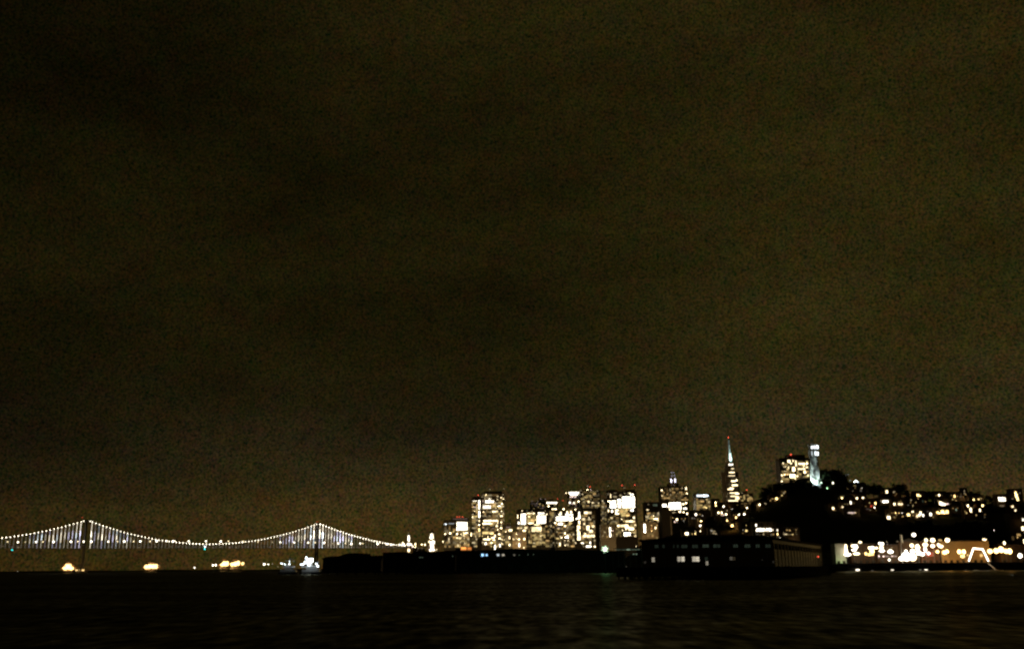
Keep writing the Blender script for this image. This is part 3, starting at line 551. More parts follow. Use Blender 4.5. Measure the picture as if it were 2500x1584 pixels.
for i, (x, z0, z1) in enumerate(hl):
    near = min(abs(x), abs(x - span)); br = max(.1, 1 - near / 260)
    wave = .5 + .5 * math.sin(x * .33) * math.cos(x * .101 + 1)
    E = (.2 + 4.6 * br ** 1.5 * (.15 + .85 * wave ** 1.5) * random.uniform(.35, 1.5)) * (1.6 if x > span else 1)
    split = z0 + (z1 - z0) * random.uniform(.3, .5)
    s2 = split + (z1 - split) * random.uniform(.35, .65)
    segs = ((s2 + .1, z1 - 1.5, E * random.uniform(.3, .8)), (split + .1, s2, E * random.uniform(.9, 1.6)), (z0, split, .05 + E * .3))
    if i < 50:
        for a, b_, ee in segs: lit('hanger_light', 'pane', random.choice('nncv'), ee, (1.3, .8, b_ - a), (x, -HW, (a + b_) / 2), root)
    else:
        box(rest, x - .65, x + .65, -HW - .4, -HW + .4, z0, z1 - 1)
o = obj('hanger_light', rest, glow('n', .16), root); o['kind'] = 'stuff'
# road lamps on the upper deck (photo columns), low dim glow of the lower deck
dl = [(18, 1322, 2.5), (43, 1323, 3.7), (61, 1322.5, 1.7), (87, 1322.5, 3.7), (104, 1322, 2.5), (130, 1322, 4), (147, 1322, 1.7), (172, 1321.5, 4), (189, 1321.5, 2.7), (203, 1321.5, 3.5), (222, 1321.5, 4), (263, 1321.5, 3.7), (285, 1321, 2.5), (302, 1321, 4), (325, 1321, 2.7), (341, 1321, 4), (365, 1321, 2.7), (381, 1320.5, 4), (405, 1320, 3.7), (420, 1321, 4), (424, 1320, 3), (459, 1320.5, 3.7), (501, 1320.5, 3.7), (537, 1321, 4), (556, 1320.5, 2.7), (592, 1321, 2.7), (628, 1322, 2.5), (663, 1323, 1.5), (682, 1323, 3.5), (716, 1323.5, 3.7), (733, 1323, 1.5), (750, 1324, 3.7), (767, 1324, 2.7), (777, 1324, 1.5), (789, 1324.5, 4), (810, 1326, 1.5), (823, 1326, 3.5), (841, 1326, 2.5), (855, 1327, 4), (877, 1326, 3.5), (883, 1326, 2.5), (919, 1327, 4), (942, 1328, 3.5), (952, 1329, 4), (973, 1328, 3.3), (983, 1328, 4)]
for u, v, lv in dl:
    x, z, d = onplane(u, v, T1, BY); z0 = deck_z(x) + 8.6
    lp = part('deck_lamp', steel, root, (x - .2, x + .2, -HW - 1.2, -HW - .8, z0 - 2, z - .8))
    w = 3.6 if lv >= 3.5 else 2.6
    lit('lamp_head', 'globe', 'n' if lv > 2.8 else 'w', strength(lv, w, w) * 1.2, (w * d / F,) * 3, (x, -HW - 1.5, z), lp)
for i in range(64):
    x = xl + 14 + (xr - xl - 25) * (i + random.uniform(-.3, .3)) / 64
    lit('lower_deck_light', 'pane', random.choice('wwp'), random.choice((.05, .08, .12)) * 2, (4.5, .6, 2.2), (x, -HW - .7, deck_z(x) + random.uniform(1, 4)), root)
for u, v, lv, c in ((29, 1342, 2.7, 't'), (498, 1339.5, 3, 't'), (498.5, 1334, 3.7, 'c'), (200, 1263, 1, 'r'), (772, 1273.5, 1.2, 'r')):
    x, z, d = onplane(u, v, T1, BY); lit('navigation_light', 'globe', c, strength(lv, 2.2, 2.2), (2.4 * d / F,) * 3, (x, -HW - 1.5, z), root)
part('anchorage', concrete, root, (xr + .5, xr + 32, -18, 18, -2, deck_z(xr) - 1))

# ------------------------------------------------------------------ far waterfront lights under the bridge
def ship(label, u0, u1, vt, vb, D, lights, col='a', power=0):
    lights = [(u, v, w + 4, h + 3, lv, c) for u, v, w, h, lv, c in [tuple(q) + ('a',) * (6 - len(q)) for q in lights]] + [(u0 - 3, vb - 5, 8, 8, 1.5, 'o'), (u1 + 4, vb - 5, 8, 8, 1.5, 'o'), ((u0 + u1) / 2, vt - 2, (u1 - u0) * .7, 7, 1.3, 'o'), ((u0 + u1) / 2, vb + 2, (u1 - u0), 6, 1.2, 'o')]  # orange rim globes added as the glow halo round the deck lights
    p = at((u0 + u1) / 2, vb, D); k = D / F; Ln = (u1 - u0) * k
    O = Vector((p.x, D, 0)); root = thing('cargo_ship', label, 'ship', O, 0, 'lit ships under the bridge')
    zl = at((u0 + u1) / 2, vb, D).z
    dk = max(4, min(zl - 2, 9)); bm = bmesh.new()
    a = Ln * .62; pts = [(-a, 0), (-a * .96, -4), (a * .8, -5), (a * 1.05, 0), (a * .8, 5), (-a * .96, 4)]
    lo = [bm.verts.new((x * .95, y * .8, -1)) for x, y in pts]; hi = [bm.verts.new((x, y, dk)) for x, y in pts]
    for i in range(6): bm.faces.new((lo[i], lo[(i + 1) % 6], hi[(i + 1) % 6], hi[i]))
    bm.faces.new(hi); bm.faces.new(lo[::-1]); obj('hull', bm, dark, root)
    part('deckhouse', pale, root, (-a * .8, -a * .35, -3, 3, dk + .002, dk + 9))
    part('mast', steel, root, (a * .3 - .3, a * .3 + .3, -.3, .3, dk + .002, dk + 15))
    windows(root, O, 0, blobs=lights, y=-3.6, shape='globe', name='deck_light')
    if power: lamp_light('POINT', (0, -14, dk + 14), power, (1, .6, .22), root, size=2)
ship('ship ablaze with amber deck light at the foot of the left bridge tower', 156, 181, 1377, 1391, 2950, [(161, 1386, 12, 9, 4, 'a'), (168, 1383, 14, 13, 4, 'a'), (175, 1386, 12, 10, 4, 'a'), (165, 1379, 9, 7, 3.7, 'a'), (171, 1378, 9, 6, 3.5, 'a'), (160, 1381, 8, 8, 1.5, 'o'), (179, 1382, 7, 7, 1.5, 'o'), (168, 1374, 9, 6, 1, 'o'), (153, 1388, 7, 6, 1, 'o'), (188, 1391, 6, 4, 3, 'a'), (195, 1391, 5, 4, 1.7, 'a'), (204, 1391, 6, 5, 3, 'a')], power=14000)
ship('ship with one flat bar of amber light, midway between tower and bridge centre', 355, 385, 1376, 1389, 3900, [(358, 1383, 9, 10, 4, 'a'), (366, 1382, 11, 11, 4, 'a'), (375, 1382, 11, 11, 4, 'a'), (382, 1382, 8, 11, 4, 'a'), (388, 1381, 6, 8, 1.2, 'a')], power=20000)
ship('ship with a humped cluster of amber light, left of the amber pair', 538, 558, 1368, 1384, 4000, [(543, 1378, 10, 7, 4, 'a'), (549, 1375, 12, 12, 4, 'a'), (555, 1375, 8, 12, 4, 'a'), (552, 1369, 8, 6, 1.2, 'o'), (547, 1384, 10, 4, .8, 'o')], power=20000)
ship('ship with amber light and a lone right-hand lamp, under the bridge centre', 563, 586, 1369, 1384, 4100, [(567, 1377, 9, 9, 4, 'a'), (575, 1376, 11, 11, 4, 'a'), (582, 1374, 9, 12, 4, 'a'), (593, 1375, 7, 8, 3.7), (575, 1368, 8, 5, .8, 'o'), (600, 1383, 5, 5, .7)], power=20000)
def buoy_light(label, u, v, w, h, lv, c, D, group):
    p = at(u, v, D); k = D / F; base = 0
    root = thing('harbour_light', label, 'light', (p.x, D, base), 0, group)
    bm = bmesh.new(); lathe(bm, [(1.6, -1), (1.8, 1.2), (.5, 1.6), (.25, p.z - .5)], 8); obj('post', bm, steel, root)
    wt, ht = max(1.9, w - 4), max(1.9, h - 4)
    lit('lamp', 'globe', c, strength(lv, wt, ht) * 1.1, (wt * k, wt * k, ht * k), (0, 0, p.z), root)
for lab, u, v, w, h, lv, c in [('lone white harbour light below the bridge midspan', 475, 1385, 7, 7, 3.7, 'n'), ('left lamp of the white pair left of the amber ships', 520, 1379, 7, 8, 4, 'n'), ('right lamp of the white pair left of the amber ships', 527, 1378.5, 7, 8, 4, 'n'), ('large white harbour light left of the floodlit ferry', 645, 1376.5, 9, 8, 4, 'n'), ('small white harbour light beside the larger one', 654.5, 1377, 5, 5, 3.3, 'n'), ('faint third harbour light trailing the two white ones', 665, 1375.5, 4, 4, 1, 'n'), ('very faint light on the waterline at far left', 43, 1394, 5, 4, .6, 'n')]:
    buoy_light(lab, u, v, w, h, lv, c, 3400, 'small lights under the bridge')

# ------------------------------------------------------------------ two ferries at the end of the dark pier
def ferry(label, u0, u1, D, blobs, blocks, power, deckh):
    p = at((u0 + u1) / 2, 1388, D); k = D / F; Ln = (u1 - u0) * k; O = Vector((p.x, D, 0))
    root = thing('ferry_boat', label, 'boat', O, 0, 'moored ferries')
    bm = bmesh.new(); a = Ln / 2; pts = [(-a, 0), (-a * .8, -3.2), (a * .9, -3.4), (a, 0), (a * .9, 3.4), (-a * .8, 3.2)]
    lo = [bm.verts.new((x * .9, y * .8, -.8)) for x, y in pts]; hi = [bm.verts.new((x, y, 2.4)) for x, y in pts]
    for i in range(6): bm.faces.new((lo[i], lo[(i + 1) % 6], hi[(i + 1) % 6], hi[i]))
    bm.faces.new(hi); bm.faces.new(lo[::-1]); obj('hull', bm, surf('navy_hull', (.02, .025, .04), .5), root)
    part('cabin', white, root, (-a * .72, a * .82, -2.6, 2.6, 2.402, 5.2)); part('upper_cabin', white, root, (-a * .35, a * .6, -2.2, 2.2, 5.202, deckh))
    part('wheelhouse', white, root, (-a * .3, a * .1, -1.6, 1.6, deckh + .002, deckh + 2)); part('mast', steel, root, (-.12, .12, -.12, .12, deckh + 2.002, deckh + 5))
    windows(root, O, 0, blobs, blocks, y=-2.8, name='deck_light', floor=2.4)
    if power: lamp_light('POINT', (0, -9, deckh + 4), power, (.85, .95, 1), root, size=.6)
ferry('white ferry under a blaze of cool floodlight at the left end of the dark pier', 732, 784, 1120, [(739, 1377, 13, 7, 4, 'c'), (748, 1372, 12, 10, 4, 'c'), (773, 1375, 5, 6, 4, 'c'), (777, 1381, 8, 8, 4, 'c'), (756, 1378, 9, 9, 4, 'c'), (749, 1361, 7, 9, 4, 'c'), (750, 1383, 30, 5, 1.5, 'c'), (778, 1372, 6, 6, .8, 'c')], [(749, 1360, 768, 1374, 4, 'c', 1), (744, 1366, 764, 1376, 4, 'c', 1)], 900, 9.5)
ferry('dim grey-lit ferry lying left of the blazing white ferry', 679, 727, 1180, [(689, 1375, 7, 6, 3.7, 'c'), (696, 1376.5, 6, 6, 3.3, 'c'), (708, 1370, 5, 8, 2.5, 'c'), (708, 1376.5, 6, 6, 3.5, 'c'), (718, 1369, 9, 5, .6, 'c'), (700, 1369, 8, 4, .4, 'c'), (704, 1383, 30, 5, .8, 'c'), (720, 1382.5, 7, 6, 1, 'c'), (680, 1383, 5, 5, .7, 'w'), (712, 1364, 16, 4, .3, 'c')], [], 90, 9)

# ------------------------------------------------------------------ dark pier sheds along the middle
def shed(name, label, u0, u1, vw, D, depth, roof, blobs=(), yaw=0, waterline=True):
    """roof: list of (u, v) silhouette points of the front edge; extruded back as a real roof."""
    O = at((u0 + u1) / 2, vw, D); O.z = 0; yaw = R(yaw); root = thing(name, label, 'pier shed', O, yaw, 'dark pier sheds')
    pts = [onplane(u, v, O, yaw)[:2] for u, v in roof]; x0, x1 = pts[0][0], pts[-1][0]; zl = min(p[1] for p in pts)
    bm = bmesh.new(); box(bm, x0 + .4, x1 - .4, .4, depth - .4, 3.002, zl - .6); obj('wall', bm, dark, root)
    bm = bmesh.new()
    f = [bm.verts.new((x, 0, z)) for x, z in pts] + [bm.verts.new((x1, 0, zl - .8)), bm.verts.new((x0, 0, zl - .8))]
    fc = bm.faces.new(f); ex = bmesh.ops.extrude_face_region(bm, geom=[fc])
    for v in ex['geom']:
        if isinstance(v, bmesh.types.BMVert): v.co.y = depth
    obj('roof', bm, roofm, root)
    bm = bmesh.new(); box(bm, x0 - 4, x1 + 4, -6, depth + 4, 1.6, 3)
    n = int((x1 - x0) / 7)
    for i in range(n + 1):
        for y in (-5.2, 2): lathe(bm, [(.4, -3), (.4, 1.598)], 6, x0 - 3 + (x1 - x0 + 6) * i / n, y)
    obj('pier_deck', bm, dark, root)
    bm = bmesh.new()
    nd = max(2, int((x1 - x0) / 14))
    for i in range(nd):
        xc = x0 + (x1 - x0) * (i + .5) / nd; box(bm, xc - 2.4, xc + 2.4, .22, .39, 3.004, 7.6)
    obj('loading_door', bm, surf('door_paint', (.09, .085, .075), .7), root)
    windows(root, O, yaw, blobs, y=.3, name='lit_window'); return root, O, yaw
shed('pier_shed', 'low lumpy unlit shed beside the blazing ferry, left end of the dark pier', 787, 934, 1395, 960, 40, [(787, 1362), (800, 1358), (830, 1356), (846, 1350), (870, 1349), (889, 1350), (893, 1356), (932, 1355)])
shed('pier_shed', 'unlit middle shed with stepped roofline below the two clock towers', 932, 1112, 1395, 940, 40, [(934, 1348), (985, 1346), (1000, 1351), (1018, 1345), (1040, 1344), (1052, 1348), (1075, 1345), (1112, 1343)], blobs=[(1028, 1360, 14, 6, .5, 'g'), (1105, 1357, 5, 7, .3, 'g'), (971, 1351, 6, 6, 3.7, 'w')])
rs, Os, ys = shed('pier_shed', 'long unlit shed with a pair of blue windows under the downtown towers', 1110, 1528, 1396, 925, 48, [(1113, 1336), (1150, 1337), (1152, 1343), (1205, 1341), (1260, 1338), (1300, 1341), (1380, 1342), (1400, 1340), (1440, 1341), (1500, 1344), (1528, 1345)],
  blobs=[(1178, 1354, 10, 10, 3, 'b'), (1188, 1354, 9, 9, 2.7, 'b'), (1216, 1354, 10, 9, 2, 'c'), (1228.5, 1354, 10, 9, 1.7, 'n'), (1255.5, 1354, 9, 8, .8, 'n'), (1268, 1354, 4, 5, .3, 'g'), (1289, 1353, 5, 5, .3, 'g'), (1302, 1353, 5, 5, .3, 'g'), (1547, 1352, 6, 7, .8, 'g'), (1554, 1352, 6, 7, .8, 'g')])
# orange sign on the roof of the long shed
p = at(1138, 1343, 905); root = thing('roof_sign', 'glowing orange sign on the roof edge left of the blue windows', 'sign', (p.x, 905, 0), 0)
_, zz, _ = onplane(1138, 1343, Vector((p.x, 905, 0)), 0)
k = 905 / F; part('sign_frame', steel, root, (-13 * k, 13 * k, .3, .8, zz - 1, zz + 9 * k), (-12 * k, -12 * k + .4, .9, 1.4, zz - 14, zz), (12 * k - .4, 12 * k, .9, 1.4, zz - 14, zz))
for u, w, lv in ((1132, 15, 1.7), (1146, 11, 1.5)):
    x, z, d = onplane(u, 1338.5, Vector((p.x, 905, 0)), 0); lit('sign_panel', 'pane', 'o', val(lv) * 2.6, (w * k * .85, .3, 6.5 * k), (x, .1, z), root)
lit('sign_panel', 'pane', 'o', 2.2, (11 * k, .2, 3.2 * k), (onplane(1132, 1337, Vector((p.x, 905, 0)), 0)[0], -.2, onplane(1132, 1337, Vector((p.x, 905, 0)), 0)[1]), root)
# green-haloed lamp
p = at(1477, 1340, 860); g = thing('beacon_lamp', 'big white lamp with a green halo on a post above the long dark shed', 'lamp', (p.x, 860, 0), 0)
bm = bmesh.new(); lathe(bm, [(.9, -3), (.8, 3), (.3, 4), (.22, p.z - 1.6)], 10); obj('post', bm, surf('shaded_timber', (1, 1, 1)), g)
k = 860 / F
lit('lamp_globe', 'globe', 'n', 5, (8.5 * k,) * 3, (0, 0, p.z), g)
for a in range(6):  # green halo shaped as added glowing panes round the globe
    aa = a * 1.047 + .3; lit('halo_pane', 'pane', 'g', .9, (3.2 * k, .3, 3.2 * k), (6.6 * k * math.cos(aa), .6, p.z + 6.6 * k * math.sin(aa)), g)
lamp_light('POINT', (0, -4, p.z + 1), 3500, (.25, 1, .45), g, size=1.5)
# lit rail strip right of it, a low walkway canopy on the shed roof
p = at(1530, 1341, 900); O = Vector((p.x, 900, 0)); root = thing('walkway_canopy', 'thin greenish lit canopy strip between the green lamp and the dark building', 'canopy', O, 0)
x0, z0, _ = onplane(1496, 1342, O, 0); x1, _, _ = onplane(1566, 1342, O, 0)
part('canopy_roof', roofm, root, (x0, x1, -2, 3, z0 + 1.2, z0 + 1.6))
part('canopy_post', steel, root, *[(x0 + (x1 - x0) * i / 5 - .15, x0 + (x1 - x0) * i / 5 + .15, 0, .3, -3, z0 + 1.198) for i in range(6)])
windows(root, O, 0, blobs=[(1508, 1341, 18, 3, .5, 'g'), (1524, 1341, 16, 3, .6, 'g'), (1534, 1341, 13, 6, 1.7, 'g'), (1548, 1341, 18, 4, .8, 'g'), (1559, 1340.5, 10, 4, .6, 'g')], name='canopy_light')

# ------------------------------------------------------------------ the near dark pier building
yaw = R(-23.3); c = Vector((math.cos(yaw), math.sin(yaw), 0)); dpt = Vector((-math.sin(yaw), math.cos(yaw), 0))
corner = at(1892, 1400, 405); corner.z = 0
Wd, Dp = 54.0, 160.0; O = corner - c * Wd; ze = 14.6
# photo-true eaves
zf = onplane(1740, 1319, O, yaw)[1]; zw = zf
root = thing('pier_building', 'long two-storey pier building, black front with paired lit windows, nearest to the camera', 'building', O, yaw)
bm = bmesh.new(); box(bm, 0, Wd, 0, Dp, 4.703, zw); obj('wall', bm, surf('front_stucco', (.30, .26, .19), .85, (.24, .21, .155), scale=.15), root)
bm = bmesh.new()
zc = onplane(1700, 1310, O, yaw)[1]
box(bm, -.8, Wd + .8, -.8, Dp + .8, zw + .003, zw + .9)
prof = [(-.4, zw + .903), (4, zw + 1.2), (11, zc), (Wd - 16, zc + .4), (Wd - 6, zw + 1.6), (Wd + .4, zw + .903)]
for s0, s1 in ((2, Dp - 2),):
    a = [bm.verts.new((x, s0, z)) for x, z in prof]; b_ = [bm.verts.new((x, s1, z)) for x, z in prof]
    for i in range(len(prof) - 1): bm.faces.new((a[i], a[i + 1], b_[i + 1], b_[i]))
    bm.faces.new(a); bm.faces.new(b_[::-1])
rf = obj('roof', bm, roofm, root)
wallz = [(onplane(u, v, O, yaw)) for u, v in ((1700, 1332), (1700, 1364))]
def pane(name, u, v, w, h, E, col, parent=root, fr=True):
    x, z, d = onplane(u, v, O, yaw); k = d / F; k2 = k / math.cos(yaw)
    ww, hh = w * k2 * .88, h * k * .9; E *= .8
    if fr:
        bm = bmesh.new(); t = .14
        box(bm, x - ww / 2 - t, x + ww / 2 + t, -.16, -.003, z - hh / 2 - t, z - hh / 2); box(bm, x - ww / 2 - t, x + ww / 2 + t, -.16, -.003, z + hh / 2, z + hh / 2 + t)
        box(bm, x - ww / 2 - t, x - ww / 2, -.16, -.003, z - hh / 2 + .002, z + hh / 2 - .002); box(bm, x + ww / 2, x + ww / 2 + t, -.16, -.003, z - hh / 2 + .002, z + hh / 2 - .002)
        box(bm, x - .05, x + .05, -.14, -.09, z - hh / 2 + .002, z + hh / 2 - .002); box(bm, x - ww / 2 + .002, x - .052, -.14, -.09, z - .05, z + .05); box(bm, x + .052, x + ww / 2 - .002, -.14, -.09, z - .05, z + .05)
        fo = obj('window', bm, dark, root); parent = fo
    lit('pane', 'pane', col, E, (ww, .06, hh), (x, -.05, z), parent)
for u, w, E in ((1603, 9, .028), (1620, 5, .045), (1645, 3, .03), (1655, 4, .03), (1671, 15, .05), (1697, 14, .022), (1723, 15, .085), (1746, 8, .1), (1754, 8, .07), (1796, 11, .06), (1825, 14, .075), (1850, 9, .075), (1875, 12, .05)):
    pane('w', u, 1333 if u < 1700 else 1332, w, 7.5, E * .5, 'g')
for u, v, w, h, E, cc in ((1595, 1365.5, 7, 11.5, .42, 'n'), (1658, 1364, 7.5, 12, .62, 'n'), (1667.5, 1364, 7.5, 12, .85, 'n'), (1694.5, 1364, 8, 12, .75, 'n'), (1703.3, 1364, 8, 12, .9, 'n'), (1726.3, 1374, 5.5, 9.5, .42, 'n'), (1724.5, 1363, 7, 8, .02, 'g'), (1785, 1362.5, 6, 8, .13, 'n'), (1792, 1363, 6, 8, .05, 'w'), (1575, 1372, 5, 5, .05, 'n'), (1888, 1371, 4, 5, .03, 'n'), (1861, 1366, 3, 3, .03, 'n')):
    pane('w', u, v, w, h, E, cc)
# long right wall: pilasters, door bays, upper window strips, set proud of the wall
for i in range(18):
    y = 1 + i * (Dp - 2) / 17; part('pilaster', surf('front_stucco', (1, 1, 1)), root, (Wd + .003, Wd + .3, y - .45, y + .45, 4.71, zw - 1.2))
    if i < 17:
        y1 = y + (Dp - 2) / 34; part('loading_door', surf('shed_door', (.045, .04, .03), .8), root, (Wd + .004, Wd + .12, y1 - 3.2, y1 + 3.2, 4.71, 9.0 if i % 4 else 7.6)); part('clerestory_window', surf('dull_glass', (.03, .03, .028), .9), root, (Wd + .004, Wd + .14, y1 - 3.4, y1 + 3.4, zw - 3.6, zw - 1.5))
# apron deck on piles
O2 = O.copy(); root = thing('pier', 'dark timber pier apron on piles under the near pier building', 'pier', O2, yaw)
bm = bmesh.new(); box(bm, -9, Wd + 3, -6, Dp + 30, 3.6, 4.7); obj('deck', bm, dark, root)
bm = bmesh.new(); box(bm, -9.2, Wd + 3.2, -6.3, -6.003, 1.2, 4.9); box(bm, -9.3, -9.003, -6, Dp + 30, 1.2, 4.9); box(bm, Wd + 3.003, Wd + 3.3, -6, Dp + 30, 1.2, 4.9); obj('fender', bm, surf('shaded_timber', (.014, .013, .012), .9, scale=.8), root)
bm = bmesh.new(); lathe(bm, [(.3, -3), (.28, 3.598)], 6); pm = mesh('pile', bm, dark)
for i in range(23):
    for j in range(2): obj('pile', pm, None, root, (-8.5 + i * (Wd + 11) / 22, -5.5 + j * 8, 0))
for i in range(24): obj('pile', pm, None, root, (Wd + 2.5, 10 + i * 7, 0)); obj('pile', pm, None, root, (-8.4, 10 + i * 7, 0))
windows(root, O, yaw, blobs=[(1540, 1382, 5, 5, .3, 'n')], y=-6.4, shape='globe', name='deck_lamp')
# red light at the far end
e_ = at(1997.5, 1358, 520); rl = thing('signal_lamp', 'small red light at the far right corner of the near pier building', 'lamp', (e_.x, e_.y, 4.7), 0)
bm = bmesh.new(); lathe(bm, [(.25, 0), (.12, .3), (.1, e_.z - 5.2)], 8); obj('post', bm, steel, rl)
lit('lamp', 'globe', 'r', strength(3, 3, 3) , (3 * 540 / F,) * 3, (0, 0, e_.z - 4.7), rl)
# added unseen spot, for the shore lights that wash the long right wall
tg = O + c * Wd + dpt * 75
lamp_light('SPOT', (300, 620, 26), 170000, (1, .70, .26), None, (tg.x, tg.y, 19), size=1, angle=34, blend=.8)
# ------------------------------------------------------------------ round tower on the hilltop
D = 1230; pb = at(1991, 1180, D); O = Vector((pb.x, D, 84)); root = thing('round_tower', 'pale fluted round tower floodlit cool white on the wooded hilltop', 'tower', O)
def zof(v): return onplane(1988, v, O, 0)[1]
k = D / F; rad = 5.9; zc = zof(1115)
bm = bmesh.new(); lathe(bm, [(rad + .5, 0), (rad + .4, 4), (rad, 4.01), (rad - .5, zc)], 40, flute=.045); obj('shaft', bm, pale, root)
bm = bmesh.new(); box(bm, -6.4, 6.4, -6.4, 6.4, -6, 3); box(bm, -7, 7, -7, 7, 3.002, 4); obj('base_block', bm, pale, root)
za, zb, zd = zof(1113), zof(1100), zof(1086)
bm = bmesh.new(); lathe(bm, [(rad - .2, zc + .01), (rad - .2, za - .5)], 32)
obj('collar', bm, pale, root)
for (z0, z1, nm, r) in ((za, zb, 'gallery', rad - .35), (zb + 2.2, zd, 'crown', rad - .7)):
    bm = bmesh.new(); lathe(bm, [(r * .72, z0 - .4), (r * .72, z1)], 24); inner = obj(nm + '_drum', bm, pale, root)
    bm = bmesh.new()
    for i in range(10):
        a = i * math.tau / 10 + .2; x, y = r * math.cos(a), r * math.sin(a); box(bm, x - .45, x + .45, y - .45, y + .45, z0 - .4, z1)
    lathe(bm, [(r + .35, z1 + .003), (r + .35, z1 + .9)], 24); obj(nm + '_arcade', bm, pale, root)
windows(root, O, 0, blobs=[(1980.5, 1092.5, 9, 9, 4, 'c'), (1987, 1092, 9, 10, 4, 'c'), (1993, 1091.5, 9, 11, 4, 'c'), (1979, 1107, 8, 13, 2.5, 'c'), (1987.5, 1107, 8, 13, 4, 'c'), (1993.5, 1108, 8, 12, 4, 'c')], y=-rad * .62, name='arcade_light')
for i, a in enumerate((-150, -112, -72, -30)):
    x, y = 15 * math.cos(R(a)), 15 * math.sin(R(a)); zz = 11
    bm = bmesh.new(); lathe(bm, [(.3, -26), (.2, zz - 1.2)], 6, x * 1.03, y * 1.03); box(bm, x * 1.03 - .6, x * 1.03 + .6, y * 1.03 - .6, y * 1.03 + .2, zz - 1.198, zz - .4); obj('floodlight', bm, steel, root)
    lamp_light('SPOT', (x, y, zz), (70000, 64000, 70000, 64000)[i] * 2, (.68, .94, 1), root, (0, 0, 34 if i in (0, 3) else 38), size=.5, angle=75, blend=1)
lit('lamp', 'globe', 'g', strength(4, 3, 4), (1.4, 1.4, 1.8), ((1996 - 1991) * k, -15.5, zof(1180)), root)

# ------------------------------------------------------------------ houses on the slopes
def hillhit(u, v, lo=980, hi=2000, default=None):
    d = ray(u, v); y = lo
    while y < hi:
        p = Vector((0, 0, CAM_Z)) + d * (y / d.y)
        if p.z <= gz(p.x, p.y): return y
        y += 3
    return default
def house(label, blobs=(), blocks=(), D=None, pad=(9, 9, 7, 6), roof='flat', name='house', cat='house', mat=None, fills=(), red=(), group='hillside houses', depth=11):
    blobs = [tuple(b) if len(b) > 5 else tuple(b) + (random.choice('nnwwwya'),) for b in blobs]
    us = [b[0] - b[2] / 2 for b in blobs] + [b[0] for b in blocks]; ue = [b[0] + b[2] / 2 for b in blobs] + [b[2] for b in blocks]
    vs = [b[1] - b[3] / 2 for b in blobs] + [b[1] for b in blocks]; ve = [b[1] + b[3] / 2 for b in blobs] + [b[3] for b in blocks]
    u0, u1, v0, v1 = min(us) - pad[0], max(ue) + pad[1], min(vs) - pad[2], max(ve) + pad[3]
    if D is None: D = hillhit((u0 + u1) / 2, v1, default=1600) - 4
    p = at((u0 + u1) / 2, v1, D); zb = max(3, min(gz(p.x, D), gz(p.x, D + depth)) - 3); zb = min(zb, p.z - 1)
    O = Vector((p.x, D, zb)); root = thing(name, label, cat, O, 0, group)
    x0, zt, _ = onplane(u0, v0, O, 0); x1, _, _ = onplane(u1, v0, O, 0)
    obj_ = part('wall', mat or random.choice((stucco, concrete, surf('clapboard', (.33, .31, .27), .8, scale=.4), surf('brown_shingle', (.13, .09, .06), .85, scale=.6))), root, (x0, x1, 0, depth, 0, zt))
    if roof == 'flat':
        rf = part('roof', roofm, root, (x0 - .3, x1 + .3, -.3, depth + .3, zt + .003, zt + .6)); part('chimney', concrete, rf, (x1 - 2.4, x1 - 1.5, depth * .5, depth * .5 + .9, zt + .603, zt + 1.9))
    else:
        bm = bmesh.new(); xm = (x0 + x1) / 2; h = min(4, (x1 - x0) * .3)
        a = [bm.verts.new((x, -.5, z)) for x, z in ((x0 - .5, zt + .003), (xm, zt + h), (x1 + .5, zt + .003))]; b_ = [bm.verts.new((v.co.x, depth + .5, v.co.z)) for v in a]
        bm.faces.new(a); bm.faces.new(b_[::-1])
        for i in range(3): bm.faces.new((a[i], a[(i + 1) % 3], b_[(i + 1) % 3], b_[i]))
        obj('roof', bm, roofm, root)
    nb = max(2, min(4, int((x1 - x0) / 4.5)))
    for f in range(2):
        for i in range(nb):
            xc = x0 + (x1 - x0) * (i + .5) / nb; zc = zt - 2.2 - f * 3.3
            if zc > 1:
                o = bpy.data.objects.new('dark_window', unit('pane', surf('dark_glass', (.02, .02, .022), .25))); C.objects.link(o); o.parent = root; o.location = (xc, -.03, zc); o.scale = (1.6, .05, 1.6)
    list(beacons(root, O, 0, red, y=2))
    extra = [(random.uniform(u0 + 3, u1 - 3), random.uniform(v0 + 3, max(v0 + 4, v1 - 3)), random.uniform(4, 7), random.uniform(5, 6.5), random.choice((.4, .6, .8, 1.2)), random.choice('wyaa')) for _ in range(max(2, int((u1 - u0) / 9)))]
    windows(root, O, 0, list(blobs) + extra, blocks, fills, floor=3.2, bay=2.4)
    for _ in range(1 if x1 - x0 < 16 else 2):  # added unseen lamps that lift the house walls to a warm brown
        lamp_light('POINT', (random.uniform(x0, x1), -random.uniform(3, 6), random.uniform(.3, .8) * zt), random.uniform(15, 90), (1, .55, .2), root, size=.3)
    return root
H = house
# the long ridge right of the round tower
H('squat apartment block capped by a dazzling white roof floodlight, right of the hilltop trees', [(2070, 1191.7, 8, 7, 3), (2071, 1199, 7, 6, 1), (2104, 1190.6, 6, 6, 1.3), (2102, 1197.5, 8, 7, .8), (2086, 1185, 9, 6, 1), (2088, 1191, 5, 6, .6), (2082, 1209, 6, 8, 1), (2082, 1198, 6, 5, .5)], D=1560, pad=(6, 6, 4, 3), name='apartment_block', cat='apartment block', red=[(2090, 1172.5, 4, 'c'), (2093.5, 1175, 4, 'c'), (2087, 1175.5, 4, 'c'), (2097, 1177, 3, 'c'), (2067, 1158, .8, 'c'), (2072, 1158, .7, 'c'), (2077, 1172, .8, 'c')])
H('wide low house with a row of four bright windows below the floodlit block', [(2055.3, 1215, 6, 8, 4), (2070.4, 1215, 7, 7, 3.7), (2091, 1215.5, 10, 8, 4), (2083, 1216, 5, 6, 2), (2107, 1215.5, 7, 8, 4)], pad=(8, 5, 5, 5), roof='flat')
